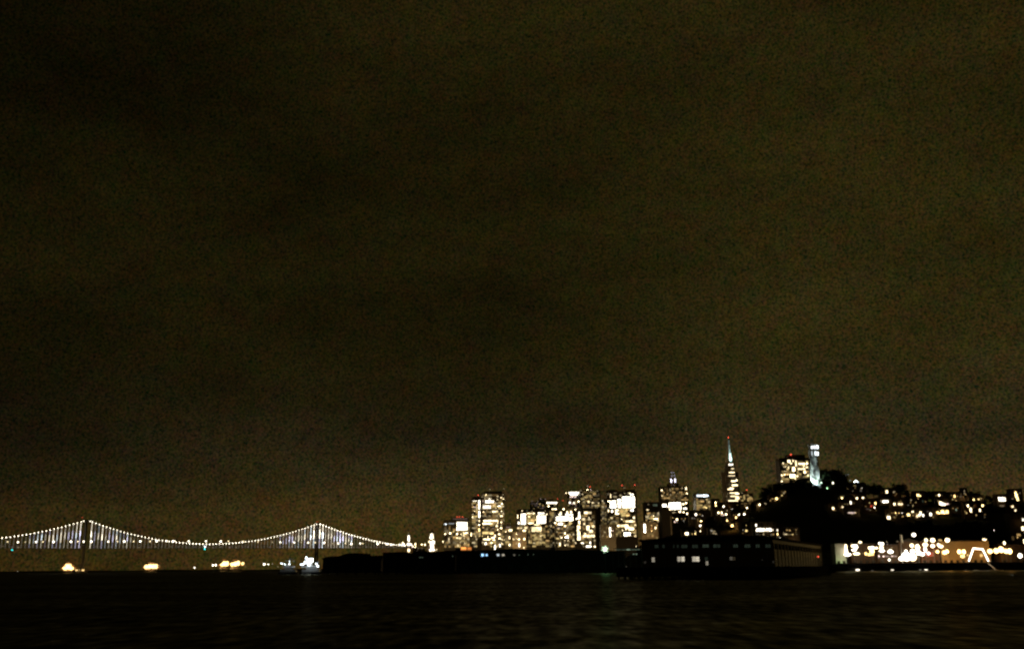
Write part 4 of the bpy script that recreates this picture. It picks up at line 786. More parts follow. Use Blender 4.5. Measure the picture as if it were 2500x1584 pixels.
H('small house with a single teardrop lamp beneath the row of four windows', [(2077, 1226.5, 7, 10, 4)], roof='gable')
H('house with one lamp at far left of the ridge, beside the dark wooded hill', [(2034, 1240.5, 8, 9, 4)], roof='gable')
H('narrow house with one small lamp above a long dim lit strip', [(2057, 1237, 6, 7, 3)], roof='gable')
H('long house with one pale horizontal strip of light on the middle slope', [(2088, 1251, 7, 6, 2)], [(2068, 1247.5, 2090.6, 1254.5, 2.5, 'p', 1)], pad=(6, 7, 7, 6))
H('house with a glowing red patch beside two stacked white lamps', [(2128, 1234, 10, 8, 1.5, 'r'), (2126, 1236, 6, 5, 1.7, 'r'), (2137.3, 1228, 7, 9, 4), (2135, 1238, 6, 7, 3.5), (2118, 1242, 12, 5, .5, 'p')], pad=(7, 6, 6, 5))
H('house with one round lamp under the two treetop clumps of the ridge', [(2164, 1200, 11, 10, 4)], D=1590, pad=(9, 6, 4, 5))
H('dark ridge house with two faint windows behind the right treetop clump', [(2182, 1200.5, 6, 7, 1.5), (2188, 1205, 6, 6, .6)], D=1595, pad=(5, 8, 4, 6))
H('long house with a blazing left window row and one lamp at its end', [(2176, 1223.3, 7, 7, 4), (2151, 1223, 5, 5, 1)], [(2152.5, 1219, 2171, 1228.5, 4, 'n', 1)], pad=(5, 4, 6, 4))
H('house with one white lamp and an orange-topped bright window', [(2183.5, 1230, 8, 9, 4), (2197, 1225, 12, 6, 1.5, 'a')], [(2190, 1226, 2206, 1234, 3.7, 'w', 1)], pad=(4, 5, 4, 5))
H('dim house with two faint windows right of the orange-topped one', [(2218, 1232.7, 10, 6, .8), (2229, 1232.7, 6, 6, .8), (2253, 1223, 6, 10, .3, 'g')], pad=(5, 8, 6, 5))
H('tall house with a notched bright window on the ridge crest', [(2241, 1208, 9, 9, 4), (2246.5, 1211, 8, 7, 4), (2251, 1228, 6, 7, 2.7), (2240, 1221, 9, 6, .8)], D=1580, pad=(5, 5, 5, 8), name='apartment_block', cat='apartment block')
H('house with a row of three fading windows above one warm blazing lamp', [(2186, 1251.4, 6, 6, 3), (2194.4, 1251.4, 6, 6, 2), (2202, 1251.4, 7, 6, 2), (2204, 1260, 6, 7, 1.7), (2169.5, 1263, 11, 11, 4), (2187, 1261, 9, 7, .4, 'a'), (2178, 1252, 6, 5, .7)], pad=(5, 5, 6, 5))
H('lit house with one diamond window and a smaller warm one over it', [(2218, 1256, 10, 9, 4), (2228, 1248.8, 8, 7, 3.5), (2229, 1257, 7, 8, 1.2, 'a')], pad=(4, 3, 6, 6), roof='gable')
H('house with a blazing arch-shaped window group at the street edge', [(2239, 1259.7, 7, 9, 3.3), (2247.4, 1252, 8, 11, 4), (2244, 1257, 8, 8, 4), (2253.6, 1257, 7, 9, 4), (2238, 1254, 5, 8, 1.2, 'a')], pad=(4, 4, 6, 5))
H('small house with a single lamp right of the arch-shaped window group', [(2272.3, 1254.8, 8, 10, 4), (2265, 1248, 8, 6, .5, 'p')], roof='gable')
H('house with a row of three merged bright windows under a wedge of light', [(2289, 1250.6, 9, 9, 4), (2301, 1249, 11, 11, 4), (2312, 1249, 10, 11, 4), (2294, 1252, 9, 6, 4), (2306, 1252, 9, 6, 4)], pad=(4, 5, 7, 4))
H('house with a bright wedge of light tapering to the right', [(2296, 1228, 9, 12, 4), (2301, 1230, 9, 10, 4), (2306, 1231, 8, 8, 4), (2312, 1229.5, 11, 6, 3.3, 'p')], pad=(5, 5, 6, 5))
H('ridge house with a single lamp above the wedge of light', [(2292.6, 1208, 7, 8, 4)], D=1590, pad=(10, 14, 5, 8))
H('ridge house with one tall lamp and two ghostly side windows', [(2330.5, 1211, 7, 10, 4), (2323, 1209, 6, 5, .8), (2337, 1210.5, 6, 5, .8), (2346, 1211, 4, 4, .5)], D=1592, pad=(5, 5, 5, 9))
H('thin pale lit stair tower poking above the ridge trees', [(2354.3, 1198, 5, 8, 1), (2354.6, 1204, 5, 8, 1)], D=1595, pad=(3, 4, 3, 7), name='stair_tower', cat='tower')
H('dim cottage with one greenish window between two dark trees', [(2334.5, 1244, 6, 7, 1.2, 'g')], roof='gable')
H('house with two yellow windows side by side under a peaked dark roof', [(2377, 1219, 7, 7, 3.5, 'y'), (2389.4, 1218.4, 7, 6, 3, 'y')], D=1585, pad=(9, 9, 6, 7), roof='gable')
H('tall brown house with four lamps spaced like a trapezoid', [(2363, 1234, 7, 9, 4), (2399, 1233.5, 8, 8, 4), (2370, 1244.4, 8, 13, 4), (2392.5, 1245, 7, 10, 4), (2359.5, 1251.6, 6, 7, 1.7), (2383.6, 1257, 6, 7, 1.5), (2381, 1234, 10, 12, .3, 'o')], pad=(4, 5, 4, 4), mat=surf('brown_shingle', (.13, .09, .06), .85, scale=.6))
H('house with one big solid white picture window near the right edge', [(2455, 1241, 7, 9, 4), (2447, 1242, 6, 7, 3), (2443, 1234, 7, 5, .8), (2449, 1234, 6, 5, .8)], [(2435.5, 1211.5, 2457, 1225, 4, 'n', 1)], D=1560, pad=(5, 5, 5, 5))
H('narrow house with a tall slanting column of white light at the right edge', [(2479.5, 1203, 7, 9, 4), (2481.5, 1210, 9, 12, 4), (2484.5, 1218, 8, 10, 4), (2472, 1217, 5, 5, .5)], D=1570, pad=(5, 7, 5, 8))
H('cottage with two warm lamps under the column of white light', [(2472, 1236, 8, 8, 3.5), (2479, 1245.4, 7, 8, 3)], pad=(5, 6, 6, 5), roof='gable')
H('house with two pale windows low on the right slope', [(2427.5, 1294, 6, 7, 3), (2436, 1292.6, 6, 6, 1.7), (2437, 1303, 6, 5, .5)], D=1150, pad=(4, 7, 5, 6), group='houses behind the wharf')
H('cottage with one yellow-white window low near the right edge', [(2461, 1297.3, 6, 7, 3)], D=1150, pad=(6, 6, 5, 6), roof='gable', group='houses behind the wharf')
H('corner building with orange-lit wall and three lamps cut by the right edge', [(2498, 1268, 8, 9, 3.5), (2497, 1289.5, 9, 12, 4), (2487, 1305, 12, 9, 1.7, 'a'), (2484, 1311, 6, 7, 2, 'a'), (2500, 1321, 6, 13, 4), (2473, 1313, 9, 12, .5, 'a')], D=1100, pad=(6, 20, 12, 12), name='corner_building', cat='building', group='houses behind the wharf')
# the wooded left flank of the hill
H('house with one bright lamp and a pale strip, left flank of the wooded hill', [(1896, 1216.7, 9, 9, 4), (1886, 1217, 9, 5, 1.5)], pad=(4, 5, 5, 5))
H('dark hill house with two faint slanting windows below the apartment tower', [(1909, 1208.6, 5, 7, 2), (1914, 1203, 5, 6, 1.5)], pad=(4, 4, 4, 5), roof='gable')
H('house with one cool lamp left of the dark wooded hill', [(1854.4, 1231.3, 7, 8, 4), (1869.5, 1229.7, 5, 5, 1)], pad=(6, 4, 5, 5))
H('house with one lamp just below the tower with the patchy lights', [(1823.6, 1239, 7, 7, 3.7)], pad=(8, 6, 5, 6))
H('house with two stacked lamps left of the pyramid tower foot', [(1747, 1226.4, 6, 7, 4), (1747.7, 1233.4, 6, 7, 4), (1745, 1243.7, 6, 9, 4)], pad=(5, 6, 5, 6), name='apartment_block', cat='apartment block', D=1320)
H('house with one lamp under the left edge of the pyramid tower', [(1766.4, 1235.6, 7, 8, 4)], pad=(8, 7, 5, 5), D=1320)
H('house with a pair of lamps and a smaller pink third below the pyramid tower', [(1754, 1251, 7, 7, 4), (1762, 1251, 7, 8, 4), (1767, 1256.6, 5, 6, 2.5, 'p'), (1773, 1255, 7, 8, 4), (1761, 1257, 5, 4, 1.3, 'p')], pad=(5, 5, 6, 5))
H('house with one faint lamp directly below the pyramid tower', [(1787, 1242, 6, 6, 1.5), (1800, 1232, 9, 6, .5, 'y')], pad=(7, 5, 5, 6))
H('gabled house with two diagonal lamps right of the pyramid tower foot', [(1797, 1262.6, 7, 9, 4), (1804, 1256, 6, 7, 4)], pad=(6, 5, 5, 5), roof='gable')
H('small house with one round lamp left of the dark wooded hill, mid slope', [(1817, 1254.7, 7, 7, 4)], pad=(6, 7, 5, 5), roof='gable')
H('cottage with one lamp above the big warm street light', [(1775.6, 1270, 6, 7, 4)], pad=(6, 6, 5, 5), roof='gable')
H('tall dark house with a column of three lamps left of the wooded slope', [(1711.5, 1271.5, 6, 7, 4), (1709.4, 1282.6, 8, 7, 4), (1710, 1296, 6, 6, 3), (1712, 1288, 5, 4, .7)], pad=(5, 5, 6, 6), name='apartment_block', cat='apartment block')
H('house with one bright lamp and a pinkish one under it, below the white-bar tower', [(1699, 1255.3, 8, 9, 4), (1697, 1263.7, 7, 8, 2, 'p'), (1690, 1264.5, 7, 6, .8), (1698.5, 1270, 5, 5, .6, 'p'), (1715, 1258, 5, 6, 1.2)], pad=(4, 4, 5, 5))
H('house with a bright lamp over a mauve one, below the twin-pinnacle tower', [(1652.8, 1267.4, 8, 8, 4), (1647.5, 1273, 7, 7, 2.5, 'p'), (1653, 1274, 6, 5, 1, 'p')], pad=(5, 5, 6, 5))
H('dark house with two faint slanting windows below the twin-pinnacle tower', [(1673, 1265.5, 6, 7, 1.2), (1669, 1270.5, 6, 6, 1)], pad=(5, 5, 5, 5))
H('block with one wide blazing window just above the near pier roof', [(1689, 1301.5, 6, 5, .8), (1675, 1302, 9, 10, 4), (1678, 1302, 9, 10, 4), (1683.5, 1307, 6, 5, 1)], pad=(5, 4, 6, 4), D=1010)
H('small house with one round lamp right of the wide blazing window', [(1696, 1302, 8, 7, 4)], pad=(4, 5, 5, 5), D=1015, roof='gable')
H('house with a patchy cream lit wall above the near pier roof', [(1738, 1295.5, 9, 6, 1.5), (1744, 1296, 8, 6, 1.3), (1742, 1301, 6, 5, 1.5), (1748, 1302, 6, 5, 1.5), (1736, 1294, 5, 4, 1)], pad=(5, 5, 5, 5), D=1015)
H('cottage with one yellow-white lamp right of the big warm street light', [(1806, 1282.6, 7, 6, 2)], pad=(6, 5, 5, 5), roof='gable')
H('house with three small lamps in a row left of the white arcade', [(1822, 1295, 9, 8, 3), (1834, 1295, 6, 7, 1.7), (1814.5, 1293, 5, 5, .7), (1822, 1282, 6, 5, 1)], pad=(4, 4, 5, 5), D=1040)
H('long building with a blazing white arcade of five lamps above the near pier', [(1850, 1291, 9, 8, 4, 'n'), (1856.5, 1291, 9, 8, 4, 'n'), (1864, 1291, 9, 8, 4, 'n'), (1873, 1291, 9, 8, 4, 'n'), (1880, 1291, 9, 8, 4, 'n'), (1887, 1293, 6, 7, 2.5), (1846, 1281.5, 6, 9, 4), (1864, 1304, 7, 6, 1.5), (1888, 1303.6, 8, 6, 1.5), (1849, 1303, 12, 5, .7), (1883, 1304, 6, 5, .8)], [(1843.6, 1290.5, 1886, 1298, 4, 'n', 1)], pad=(5, 3, 4, 4), D=985, name='arcade_building', cat='building', group='houses behind the pier')
H('block with stacked white lamps at the right end of the white arcade', [(1896.5, 1293.4, 9, 8, 3.5), (1897, 1303, 9, 9, 4), (1904, 1311.7, 9, 9, 4), (1897, 1312.5, 7, 6, 2.5), (1893, 1287, 4, 4, .4)], pad=(2, 3, 5, 3), D=990, group='houses behind the pier')
H('dark shop with one pale striped window right of the stacked lamps', [(1935, 1304, 6, 7, 2), (1928, 1294, 7, 7, 1.7), (1929, 1304, 4, 5, .6), (1945, 1304, 5, 4, .4)], [(1909.5, 1300.5, 1924, 1306.5, 2.3, 'w', 1)], pad=(3, 4, 5, 5), D=992, name='shop', cat='shop', group='houses behind the pier')

# ------------------------------------------------------------------ street lamps standing alone
def street_lamp(label, u, v, w, h, lv, c='w', D=None, group=None, power=0, arm=False, hgt=9):
    if D is None: D = hillhit(u, v + 14, default=1300) - 2
    p = at(u, v, D); zb = max(3, gz(p.x, D)); zb = min(zb, p.z - 3); k = D / F
    root = thing('street_lamp', label, 'street lamp', (p.x, D, zb), 0, group); hz = p.z - zb
    bm = bmesh.new(); lathe(bm, [(.28, -1), (.25, .8), (.13, .9), (.1, hz - .5 * max(1.9, h - 4) * k)], 8); obj('post', bm, steel, root)
    wt, ht = max(1.9, w - 4.2), max(1.9, h - 4.2)
    bm = bmesh.new(); lathe(bm, [(wt * k * .5 + .25, hz + ht * k * .5 + .02), (.15, hz + ht * k * .5 + .5)], 10); obj('cap', bm, steel, root)
    lit('lamp', 'globe', c, strength(lv, wt, ht) * 1.1, (wt * k, wt * k, ht * k), (0, 0, hz), root)
    if power: lamp_light('POINT', (0, -2, hz - .5), power * ((3.2 if c in 'ay' else .9) if D < 930 else 1), (1, .47, .12) if c in 'ay' else (1, .52, .2), root, size=.4)
    return root
street_lamp('big warm street light glowing on the slope below the pyramid tower', 1787.4, 1282.6, 10, 10, 4, 'a', power=900)
street_lamp('white lamp among dark trees right of the round hilltop tower', 2033.5, 1178.5, 7, 9, 4, 'n', D=1215)
for lab, u, v, w, h in [('tall white lamp glow at the dark roofline under the banded tower', 1208.5, 1335, 7, 17), ('white lamp right of the tall lamp under the banded tower', 1220.5, 1331, 7, 12)]:
    street_lamp(lab, u, v, w, h, 4, 'n', D=1300, group='street lamps under downtown')
for lab, u, v, lv in [('left of the two small lamps beside the dark pier building roof', 1553, 1333, 2.5), ('right of the two small lamps beside the dark pier building roof', 1563, 1333, 2)]:
    street_lamp(lab, u, v, 6, 7, lv, 'w', D=1000, group='small lamps beside the dark pier building')
for i, (lab, u, v, w, h, lv) in enumerate([('small lamp at the shore end of the bridge, left of the slim clock tower', 983, 1326, 7, 12, 4), ('lamp just right of the slim clock tower', 1014, 1328, 7, 10, 4), ('low pink lamp beside the slim clock tower', 1008, 1335, 5, 6, 2.5), ('low lamp under the lamp right of the slim clock tower', 1014, 1335, 6, 7, 3.7), ('left of the two white lamps between the clock towers', 1030, 1328.5, 6, 7, 4), ('right of the two white lamps between the clock towers', 1037.5, 1329, 7, 8, 4), ('small lamp at the right foot of the stout clock tower', 1066, 1341, 6, 6, 2.5), ('lone warm lamp between the stout clock tower and the red-lit tower', 1081.5, 1321.5, 6, 8, 3.5), ('dim low lamp pair at left of the stout clock tower', 1030, 1338, 10, 5, .8), ('dim low lamp at right of the slim clock tower', 1021, 1338, 8, 5, .8)]):
    street_lamp(lab, u, v, w, h, lv, 'p' if 'pink' in lab else 'w', D=1900, group='lamps round the clock towers')

# ------------------------------------------------------------------ the lit wharf at the right
QD = 906
bm = bmesh.new(); xa, xb = 282, 620
box(bm, xa, xb, 899, 935, 4.6, 6.2); box(bm, xa, xb, 898.6, 899.2, 6.203, 7.0)
n = 46
for i in range(n + 1):
    for y in (900, 905): lathe(bm, [(.38, -3), (.36, 4.598)], 6, xa + 2 + (xb - xa - 4) * i / n, y)
box(bm, xa, xb, 899.6, 900.2, 2.2, 3.4)
tag(obj('wharf', bm, dark), 'long dark timber wharf on piles along the lit right shore', 'wharf')
ZQ = 6.205
brownwood = surf('brown_board', (.11, .065, .035), .8, scale=.5)
def quay_building(label, u0, u1, vt, vb, D, depth, mat, blobs=(), blocks=(), fills=(), name='wharf_building', gable=False):
    p = at((u0 + u1) / 2, vb, D); O = Vector((p.x, D, ZQ if D < 935 else 3)); root = thing(name, label, 'building', O, 0, 'wharf buildings')
    x0, zt, _ = onplane(u0, vt, O, 0); x1, _, _ = onplane(u1, vt, O, 0)
    part('wall', mat, root, (x0, x1, 0, depth, 0, zt))
    bm = bmesh.new()
    if gable:
        xm = (x0 + x1) / 2; a = [bm.verts.new((x, -.4, z)) for x, z in ((x0 - .4, zt + .003), (xm, zt + 3), (x1 + .4, zt + .003))]; b_ = [bm.verts.new((v.co.x, depth + .4, v.co.z)) for v in a]
        bm.faces.new(a); bm.faces.new(b_[::-1])
        for i in range(3): bm.faces.new((a[i], a[(i + 1) % 3], b_[(i + 1) % 3], b_[i]))
    else: box(bm, x0 - .5, x1 + .5, -.5, depth + .5, zt + .003, zt + .7)
    obj('roof', bm, roofm, root)
    bm = bmesh.new(); nb = max(2, int((x1 - x0) / 5))
    for i in range(nb):
        xc = x0 + (x1 - x0) * (i + .5) / nb; box(bm, xc - 1.3, xc + 1.3, -.1, -.003, .05, min(3, zt * .5))
    obj('doorway', bm, surf('shed_door', (.045, .04, .03), .8), root)
    windows(root, O, 0, blobs, blocks, fills, floor=3.2, bay=2.6); return root, O
rq, Oq2 = quay_building('plain pale cube building, greenish lit, at left end of the wharf', 2038, 2063, 1327, 1362, 918, 12, pale)
bm = bmesh.new(); box(bm, -2, 2, -6, -5.4, .003, .5); obj('floodlight', bm, steel, rq); lamp_light('SPOT', (0, -6, .7), 900, (.62, 1, .4), rq, (0, 1, 5), size=.3, angle=110)
quay_building('dark wharf shop with pink strip of lights along its foot', 2142, 2192, 1330, 1360, 926, 14, brownwood, blobs=[(2146, 1357, 6, 9, 3, 'p'), (2157, 1357.5, 7, 6, 3.3, 'p'), (2165, 1357.5, 14, 6, 1.7, 'p'), (2178, 1357, 10, 7, 2.5, 'p'), (2186, 1357, 9, 6, 1.7, 'p'), (2166, 1328, 7, 6, 1, 'p'), (2175, 1329, 8, 5, 1, 'p'), (2165, 1322, 6, 6, .7), (2177, 1336, 7, 4, .8), (2167, 1337, 7, 5, .5)])
quay_building('brown wharf restaurant with two bright sign groups over its roof edge', 2076, 2136, 1328, 1362, 930, 14, brownwood, blobs=[(2079, 1326, 6, 6, .8), (2121, 1353, 8, 10, 3.7, 'a'), (2128, 1352, 14, 10, 3.7, 'a'), (2114, 1351, 9, 10, 4, 'a'), (2106, 1350, 7, 7, .8, 'a')])
quay_building('long tan wharf hall, its front washed orange by street light', 2296, 2413, 1321, 1364, 928, 20, surf('tan_render', (.46, .31, .14), .85, (.37, .25, .11), scale=.12), blobs=[(2402, 1317, 9, 9, 4), (2406, 1318, 8, 8, 4)])
quay_building('dark gabled wharf house glowing red at its foot', 2246, 2290, 1322, 1362, 929, 14, surf('russet_clapboard', (.16, .075, .045), .8, scale=.3), blobs=[(2268, 1353, 14, 12, 2, 'r'), (2276, 1352, 11, 13, 1.5, 'r'), (2258, 1347, 9, 14, 1.7, 'r'), (2250, 1340, 7, 10, 1, 'r'), (2280, 1342, 9, 8, .8, 'r')], gable=True)
quay_building('low dark wharf house at the right edge behind the row of big lamps', 2440, 2520, 1330, 1364, 930, 14, brownwood, blobs=[(2455, 1325, 5, 5, .5)])
quay_building('dim two-storey house with a pale lit pole beside it, mid wharf', 2193, 2244, 1322, 1362, 931, 12, brownwood, blobs=[(2191, 1321, 5, 6, .8), (2227, 1320, 6, 5, .5)], gable=True)
# tall slim lit pole
p = at(2202, 1355, 915); rp = thing('flagpole', 'tall thin pale pole lit from below in mid wharf', 'pole', (p.x, 915, ZQ), 0)
bm = bmesh.new(); zt_ = at(2200, 1303, 915).z - ZQ; lathe(bm, [(.5, 0), (.35, zt_ * .5), (.2, zt_)], 8); obj('pole', bm, white, rp)
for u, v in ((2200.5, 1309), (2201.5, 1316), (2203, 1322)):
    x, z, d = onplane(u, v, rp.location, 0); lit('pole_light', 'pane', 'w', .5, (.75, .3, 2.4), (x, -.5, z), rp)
WL = [  # u v w h level colour power label
 (2065, 1334, 8, 13, 4, 'n', 0, 'upper lamp of the bright white column at left end of the wharf'), (2066, 1345, 9, 14, 4, 'n', 0, 'middle lamp of the bright white column at left end of the wharf'), (2069, 1353, 17, 9, 4, 'n', 1500, 'broad low lamp at the foot of the white column at left end of the wharf'),
 (2084, 1332, 13, 9, 4, 'n', 0, 'top lamp of the hooked white group, second from left on the wharf'), (2090, 1334, 10, 12, 4, 'n', 0, 'right top lamp of the hooked white group, second from left on the wharf'), (2085, 1342, 13, 8, 4, 'n', 0, 'middle lamp of the hooked white group, second from left on the wharf'), (2091, 1351, 16, 8, 4, 'n', 500, 'low wide lamp of the hooked white group, second from left on the wharf'),
 (2100, 1323, 10, 7, 3.7, 'w', 0, 'slanting lamp above and right of the hooked white group'), (2094, 1326, 6, 6, 1, 'w', 0, 'faint lamp between hooked group and slanting lamp'),
 (2123, 1337, 9, 9, 4, 'n', 0, 'left lamp of the merged row over the brown restaurant'), (2130, 1337, 10, 10, 4, 'n', 600, 'right lamp of the merged row over the brown restaurant'), (2129, 1345, 13, 10, 4, 'a', 0, 'warm lamp below the merged row over the brown restaurant'), (2139, 1337, 10, 7, 4, 'n', 0, 'small lamp linking the restaurant row to the three-lobed group'),
 (2148, 1326, 9, 8, 4, 'n', 0, 'left lobe of the three-lobed lamp group'), (2154, 1327, 9, 9, 4, 'n', 0, 'right lobe of the three-lobed lamp group'), (2152, 1336, 11, 11, 4, 'n', 0, 'middle of the three-lobed lamp group'), (2153, 1344, 14, 8, 4, 'n', 500, 'broad foot of the three-lobed lamp group'),
 (2174, 1346, 14, 10, 4, 'n', 400, 'triangular white lamp above the pink strip of lights'), (2173.5, 1342, 8, 6, 4, 'n', 0, 'top of the triangular white lamp above the pink strip'), (2171, 1366, 7, 8, 4, 'n', 0, 'small white lamp hanging below the pink strip'),
 (2231, 1305, 11, 10, 4, 'n', 0, 'round white lamp high above mid wharf, on its tallest post'), (2226, 1331, 11, 11, 3.7, 'w', 0, 'round cream lamp left of the red glow'),
 (2201, 1363, 14, 12, 4, 'n', 0, 'leftmost lamp of the biggest white blaze on the wharf'), (2213, 1358, 22, 20, 4, 'n', 3000, 'centre of the biggest white blaze on the wharf'), (2228, 1359, 18, 18, 4, 'n', 0, 'right part of the biggest white blaze on the wharf'), (2212, 1345, 9, 9, 4, 'n', 0, 'left peak over the biggest white blaze'), (2228, 1345, 12, 12, 4, 'n', 0, 'second peak over the biggest white blaze'), (2240, 1336, 12, 16, 4, 'n', 0, 'tallest peak right of the biggest white blaze'), (2243, 1349, 13, 12, 4, 'n', 0, 'lamp under the tallest peak right of the biggest white blaze'), (2252, 1352, 12, 10, 4, 'n', 0, 'white lamp linking the blaze to the red glow'),
 (2261, 1318, 9, 10, 4, 'w', 0, 'upper lamp left of the top row of four round wharf lamps'), (2259, 1329, 13, 10, 4, 'w', 0, 'second lamp of the white column left in the red glow'), (2259, 1341, 9, 14, 4, 'n', 0, 'third lamp of the white column left in the red glow'), (2267, 1350, 9, 9, 4, 'p', 900, 'pinkish lamp set in the red glow'),
 (2277, 1318, 12, 11, 4, 'w', 0, 'second of the top row of four round wharf lamps'), (2295, 1318, 11, 7, 2, 'a', 0, 'dim third of the top row of four round wharf lamps'), (2313, 1318, 12, 11, 4, 'w', 0, 'last and roundest of the top row of four wharf lamps'), (2277, 1332, 11, 10, 4, 'w', 0, 'middle row lamp below the second round wharf lamp'), (2291, 1329, 8, 9, 4, 'w', 0, 'left of the slanting pair in the middle lamp row'), (2297, 1333, 12, 9, 4, 'w', 0, 'right of the slanting pair in the middle lamp row'), (2289, 1346, 10, 9, 4, 'a', 0, 'low amber lamp under the slanting pair'), (2306, 1348, 12, 11, 4, 'a', 0, 'left of two low amber lamps before the tan hall'), (2312, 1345, 10, 10, 4, 'a', 2500, 'right of two low amber lamps before the tan hall'),
 (2342, 1346, 11, 12, 4, 'a', 0, 'left of the heart-shaped amber lamp pair left of the lit arch'), (2353, 1346, 10, 12, 4, 'a', 2500, 'right of the heart-shaped amber lamp pair left of the lit arch'), (2350, 1357, 12, 10, 3.3, 'y', 0, 'yellow lamp under the heart-shaped pair'), (2363, 1355, 8, 8, 1.7, 'y', 0, 'dim yellow lamp just left of the lit arch foot'), (2396, 1355, 9, 10, 2.5, 'a', 0, 'amber lamp seen within the lit arch'), (2361, 1372.5, 7, 6, 1, 'w', 0, 'faint low lamp at the left foot of the lit arch'),
 (2417, 1345, 13, 12, 4, 'a', 900, 'first big lamp right of the lit arch'), (2432, 1344, 13, 13, 4, 'a', 0, 'second big lamp right of the lit arch'), (2444, 1341, 14, 15, 4, 'a', 1200, 'third and highest big lamp right of the lit arch'), (2456, 1345, 12, 12, 4, 'a', 0, 'fourth big lamp right of the lit arch'), (2465, 1345, 12, 14, 4, 'a', 900, 'last big lamp of the row right of the lit arch'), (2452, 1325, 7, 10, 4, 'w', 0, 'small lamp on a tall post above the row of big lamps'), (2490.5, 1356, 11, 12, 4, 'n', 500, 'lone round white lamp near the right edge of the wharf')]
for j, (u, v, w, h, lv, c, pw, lab) in enumerate(WL):
    c = 'w' if c == 'n' and j % 3 == 0 else c
    street_lamp(lab, u, v, w * 1.24, h * 1.24, lv, c, D=908 + (j * 7) % 12, group='wharf lamps', power=pw)
# arch of white tube light
p = at(2390, 1371, 902); O = Vector((p.x, 902, ZQ)); root = thing('lit_arch', 'flat-topped gateway arch outlined in white tube light on the wharf', 'arch', O)
A = [onplane(u, v, O, 0)[:2] for u, v in ((2365.5, 1368), (2376.5, 1338), (2399, 1340), (2413, 1368))]
k = 902 / F
bm = bmesh.new(); tube(bm, [(x, .9, z) for x, z in [(A[0][0], 0)] + A + [(A[3][0], 0)]], .3, 6); obj('arch_frame', bm, steel, root)
for a, b_ in zip(A, A[1:]):
    bm = bmesh.new(); tube(bm, [(a[0], 0, a[1]), (b_[0], 0, b_[1])], 1.15 * k * 1.3, 8); obj('light_tube', bm, glow('n', 5), root)
for a in A:
    lit('tube_joint', 'globe', 'n', 5, (2.6 * k * 1.25,) * 3, (a[0], 0, a[1]), root)
lamp_light('POINT', (0, -5, A[1][1] - 6), 300, (1, .8, .55), root, size=1)
# lamp reflections on the water, built as added glowing floats
for lab, u, v, w, h, lv in [('bright oval reflection on the water below the hooked white group', 2094, 1390.5, 14, 8, 4), ('faint oval reflection on the water below the brown restaurant', 2130, 1392, 10, 6, .8), ('oval reflection on the water below the pink strip of lights', 2178.5, 1390.5, 12, 7, 3), ('dim left half of the reflection pair on the water, mid wharf', 2247, 1390, 11, 6, 1.5), ('bright right half of the reflection pair on the water, mid wharf', 2261, 1390, 13, 7, 3.5), ('smudge of reflection on the water under the left foot of the lit arch', 2358, 1391, 9, 7, .7), ('pale reflection on the water at far right of the wharf', 2471, 1404, 10, 6, .5)]:
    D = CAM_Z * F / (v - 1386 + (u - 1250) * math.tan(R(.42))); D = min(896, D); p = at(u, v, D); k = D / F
    fl = thing('reflection_glow', lab, 'light', (p.x, p.y, 0), 0, 'reflections along the wharf')
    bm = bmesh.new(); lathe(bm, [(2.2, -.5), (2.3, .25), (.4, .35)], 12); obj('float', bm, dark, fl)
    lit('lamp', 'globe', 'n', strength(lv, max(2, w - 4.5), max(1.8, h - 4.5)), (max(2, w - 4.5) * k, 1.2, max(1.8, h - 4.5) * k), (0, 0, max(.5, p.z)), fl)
p = at(2402, 1394, 880); fd = thing('arch_reflection', 'pale reflection of the lit arch on the water, shaped as a white dock', 'dock', (p.x, 872, 0))  # arch reflection on the water, shaped as an added white dock
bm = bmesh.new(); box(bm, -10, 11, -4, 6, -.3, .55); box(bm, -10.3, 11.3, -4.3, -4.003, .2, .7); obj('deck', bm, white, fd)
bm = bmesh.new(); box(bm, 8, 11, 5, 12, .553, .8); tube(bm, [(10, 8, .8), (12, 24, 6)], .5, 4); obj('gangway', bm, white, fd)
lamp_light('POINT', (1, -1, 5), 160, (1, .88, .66), fd, size=.3)  # added lamp that brightens the reflection dock

# ------------------------------------------------------------------ trees
TREES = []
def make_crown(h, r, n, seed):
    rnd = random.Random(seed); bm = bmesh.new()
    cl = [Vector((rnd.gauss(0, r * .42), rnd.gauss(0, r * .42), h * rnd.uniform(.38, .95))) for _ in range(16)]
    for c_ in cl:
        cr = r * rnd.uniform(.28, .5)
        for _ in range(n // 16):
            d = Vector((rnd.gauss(0, 1), rnd.gauss(0, 1), rnd.gauss(0, .8))); d = d.normalized() * cr * rnd.random() ** .4; q = c_ + d
            s = rnd.uniform(.35, .8) * h / 16; ax_ = Vector((rnd.gauss(0, 1), rnd.gauss(0, 1), rnd.gauss(0, 1))).normalized(); b2 = ax_.cross(Vector((.3, .5, .8))).normalized()
            vs = [bm.verts.new(q + ax_ * s * a + b2 * s * b_ * .7) for a, b_ in ((-1, 0), (0, -1), (1, 0), (0, 1))]; bm.faces.new(vs)
    me = bpy.data.meshes.new('crown'); bm.to_mesh(me); bm.free(); me.materials.append(leafm)
    bm = bmesh.new(); tube(bm, [(0, 0, -1), (.1, 0, h * .3), (.2, .1, h * .75)], [h * .03, h * .022, h * .006], 7)
    for c_ in cl[:5]: tube(bm, [(.1, 0, h * .35), tuple((c_ + Vector((.1, 0, h * .35))) * .5 + Vector((0, 0, .3))), tuple(c_)], [h * .012, h * .008, h * .003], 5)
    return me, mesh('trunk', bm, barkm)
VAR = [make_crown(16, 5.5, 1500, 1), make_crown(16, 4.2, 1300, 2), make_crown(16, 7, 1700, 3)]
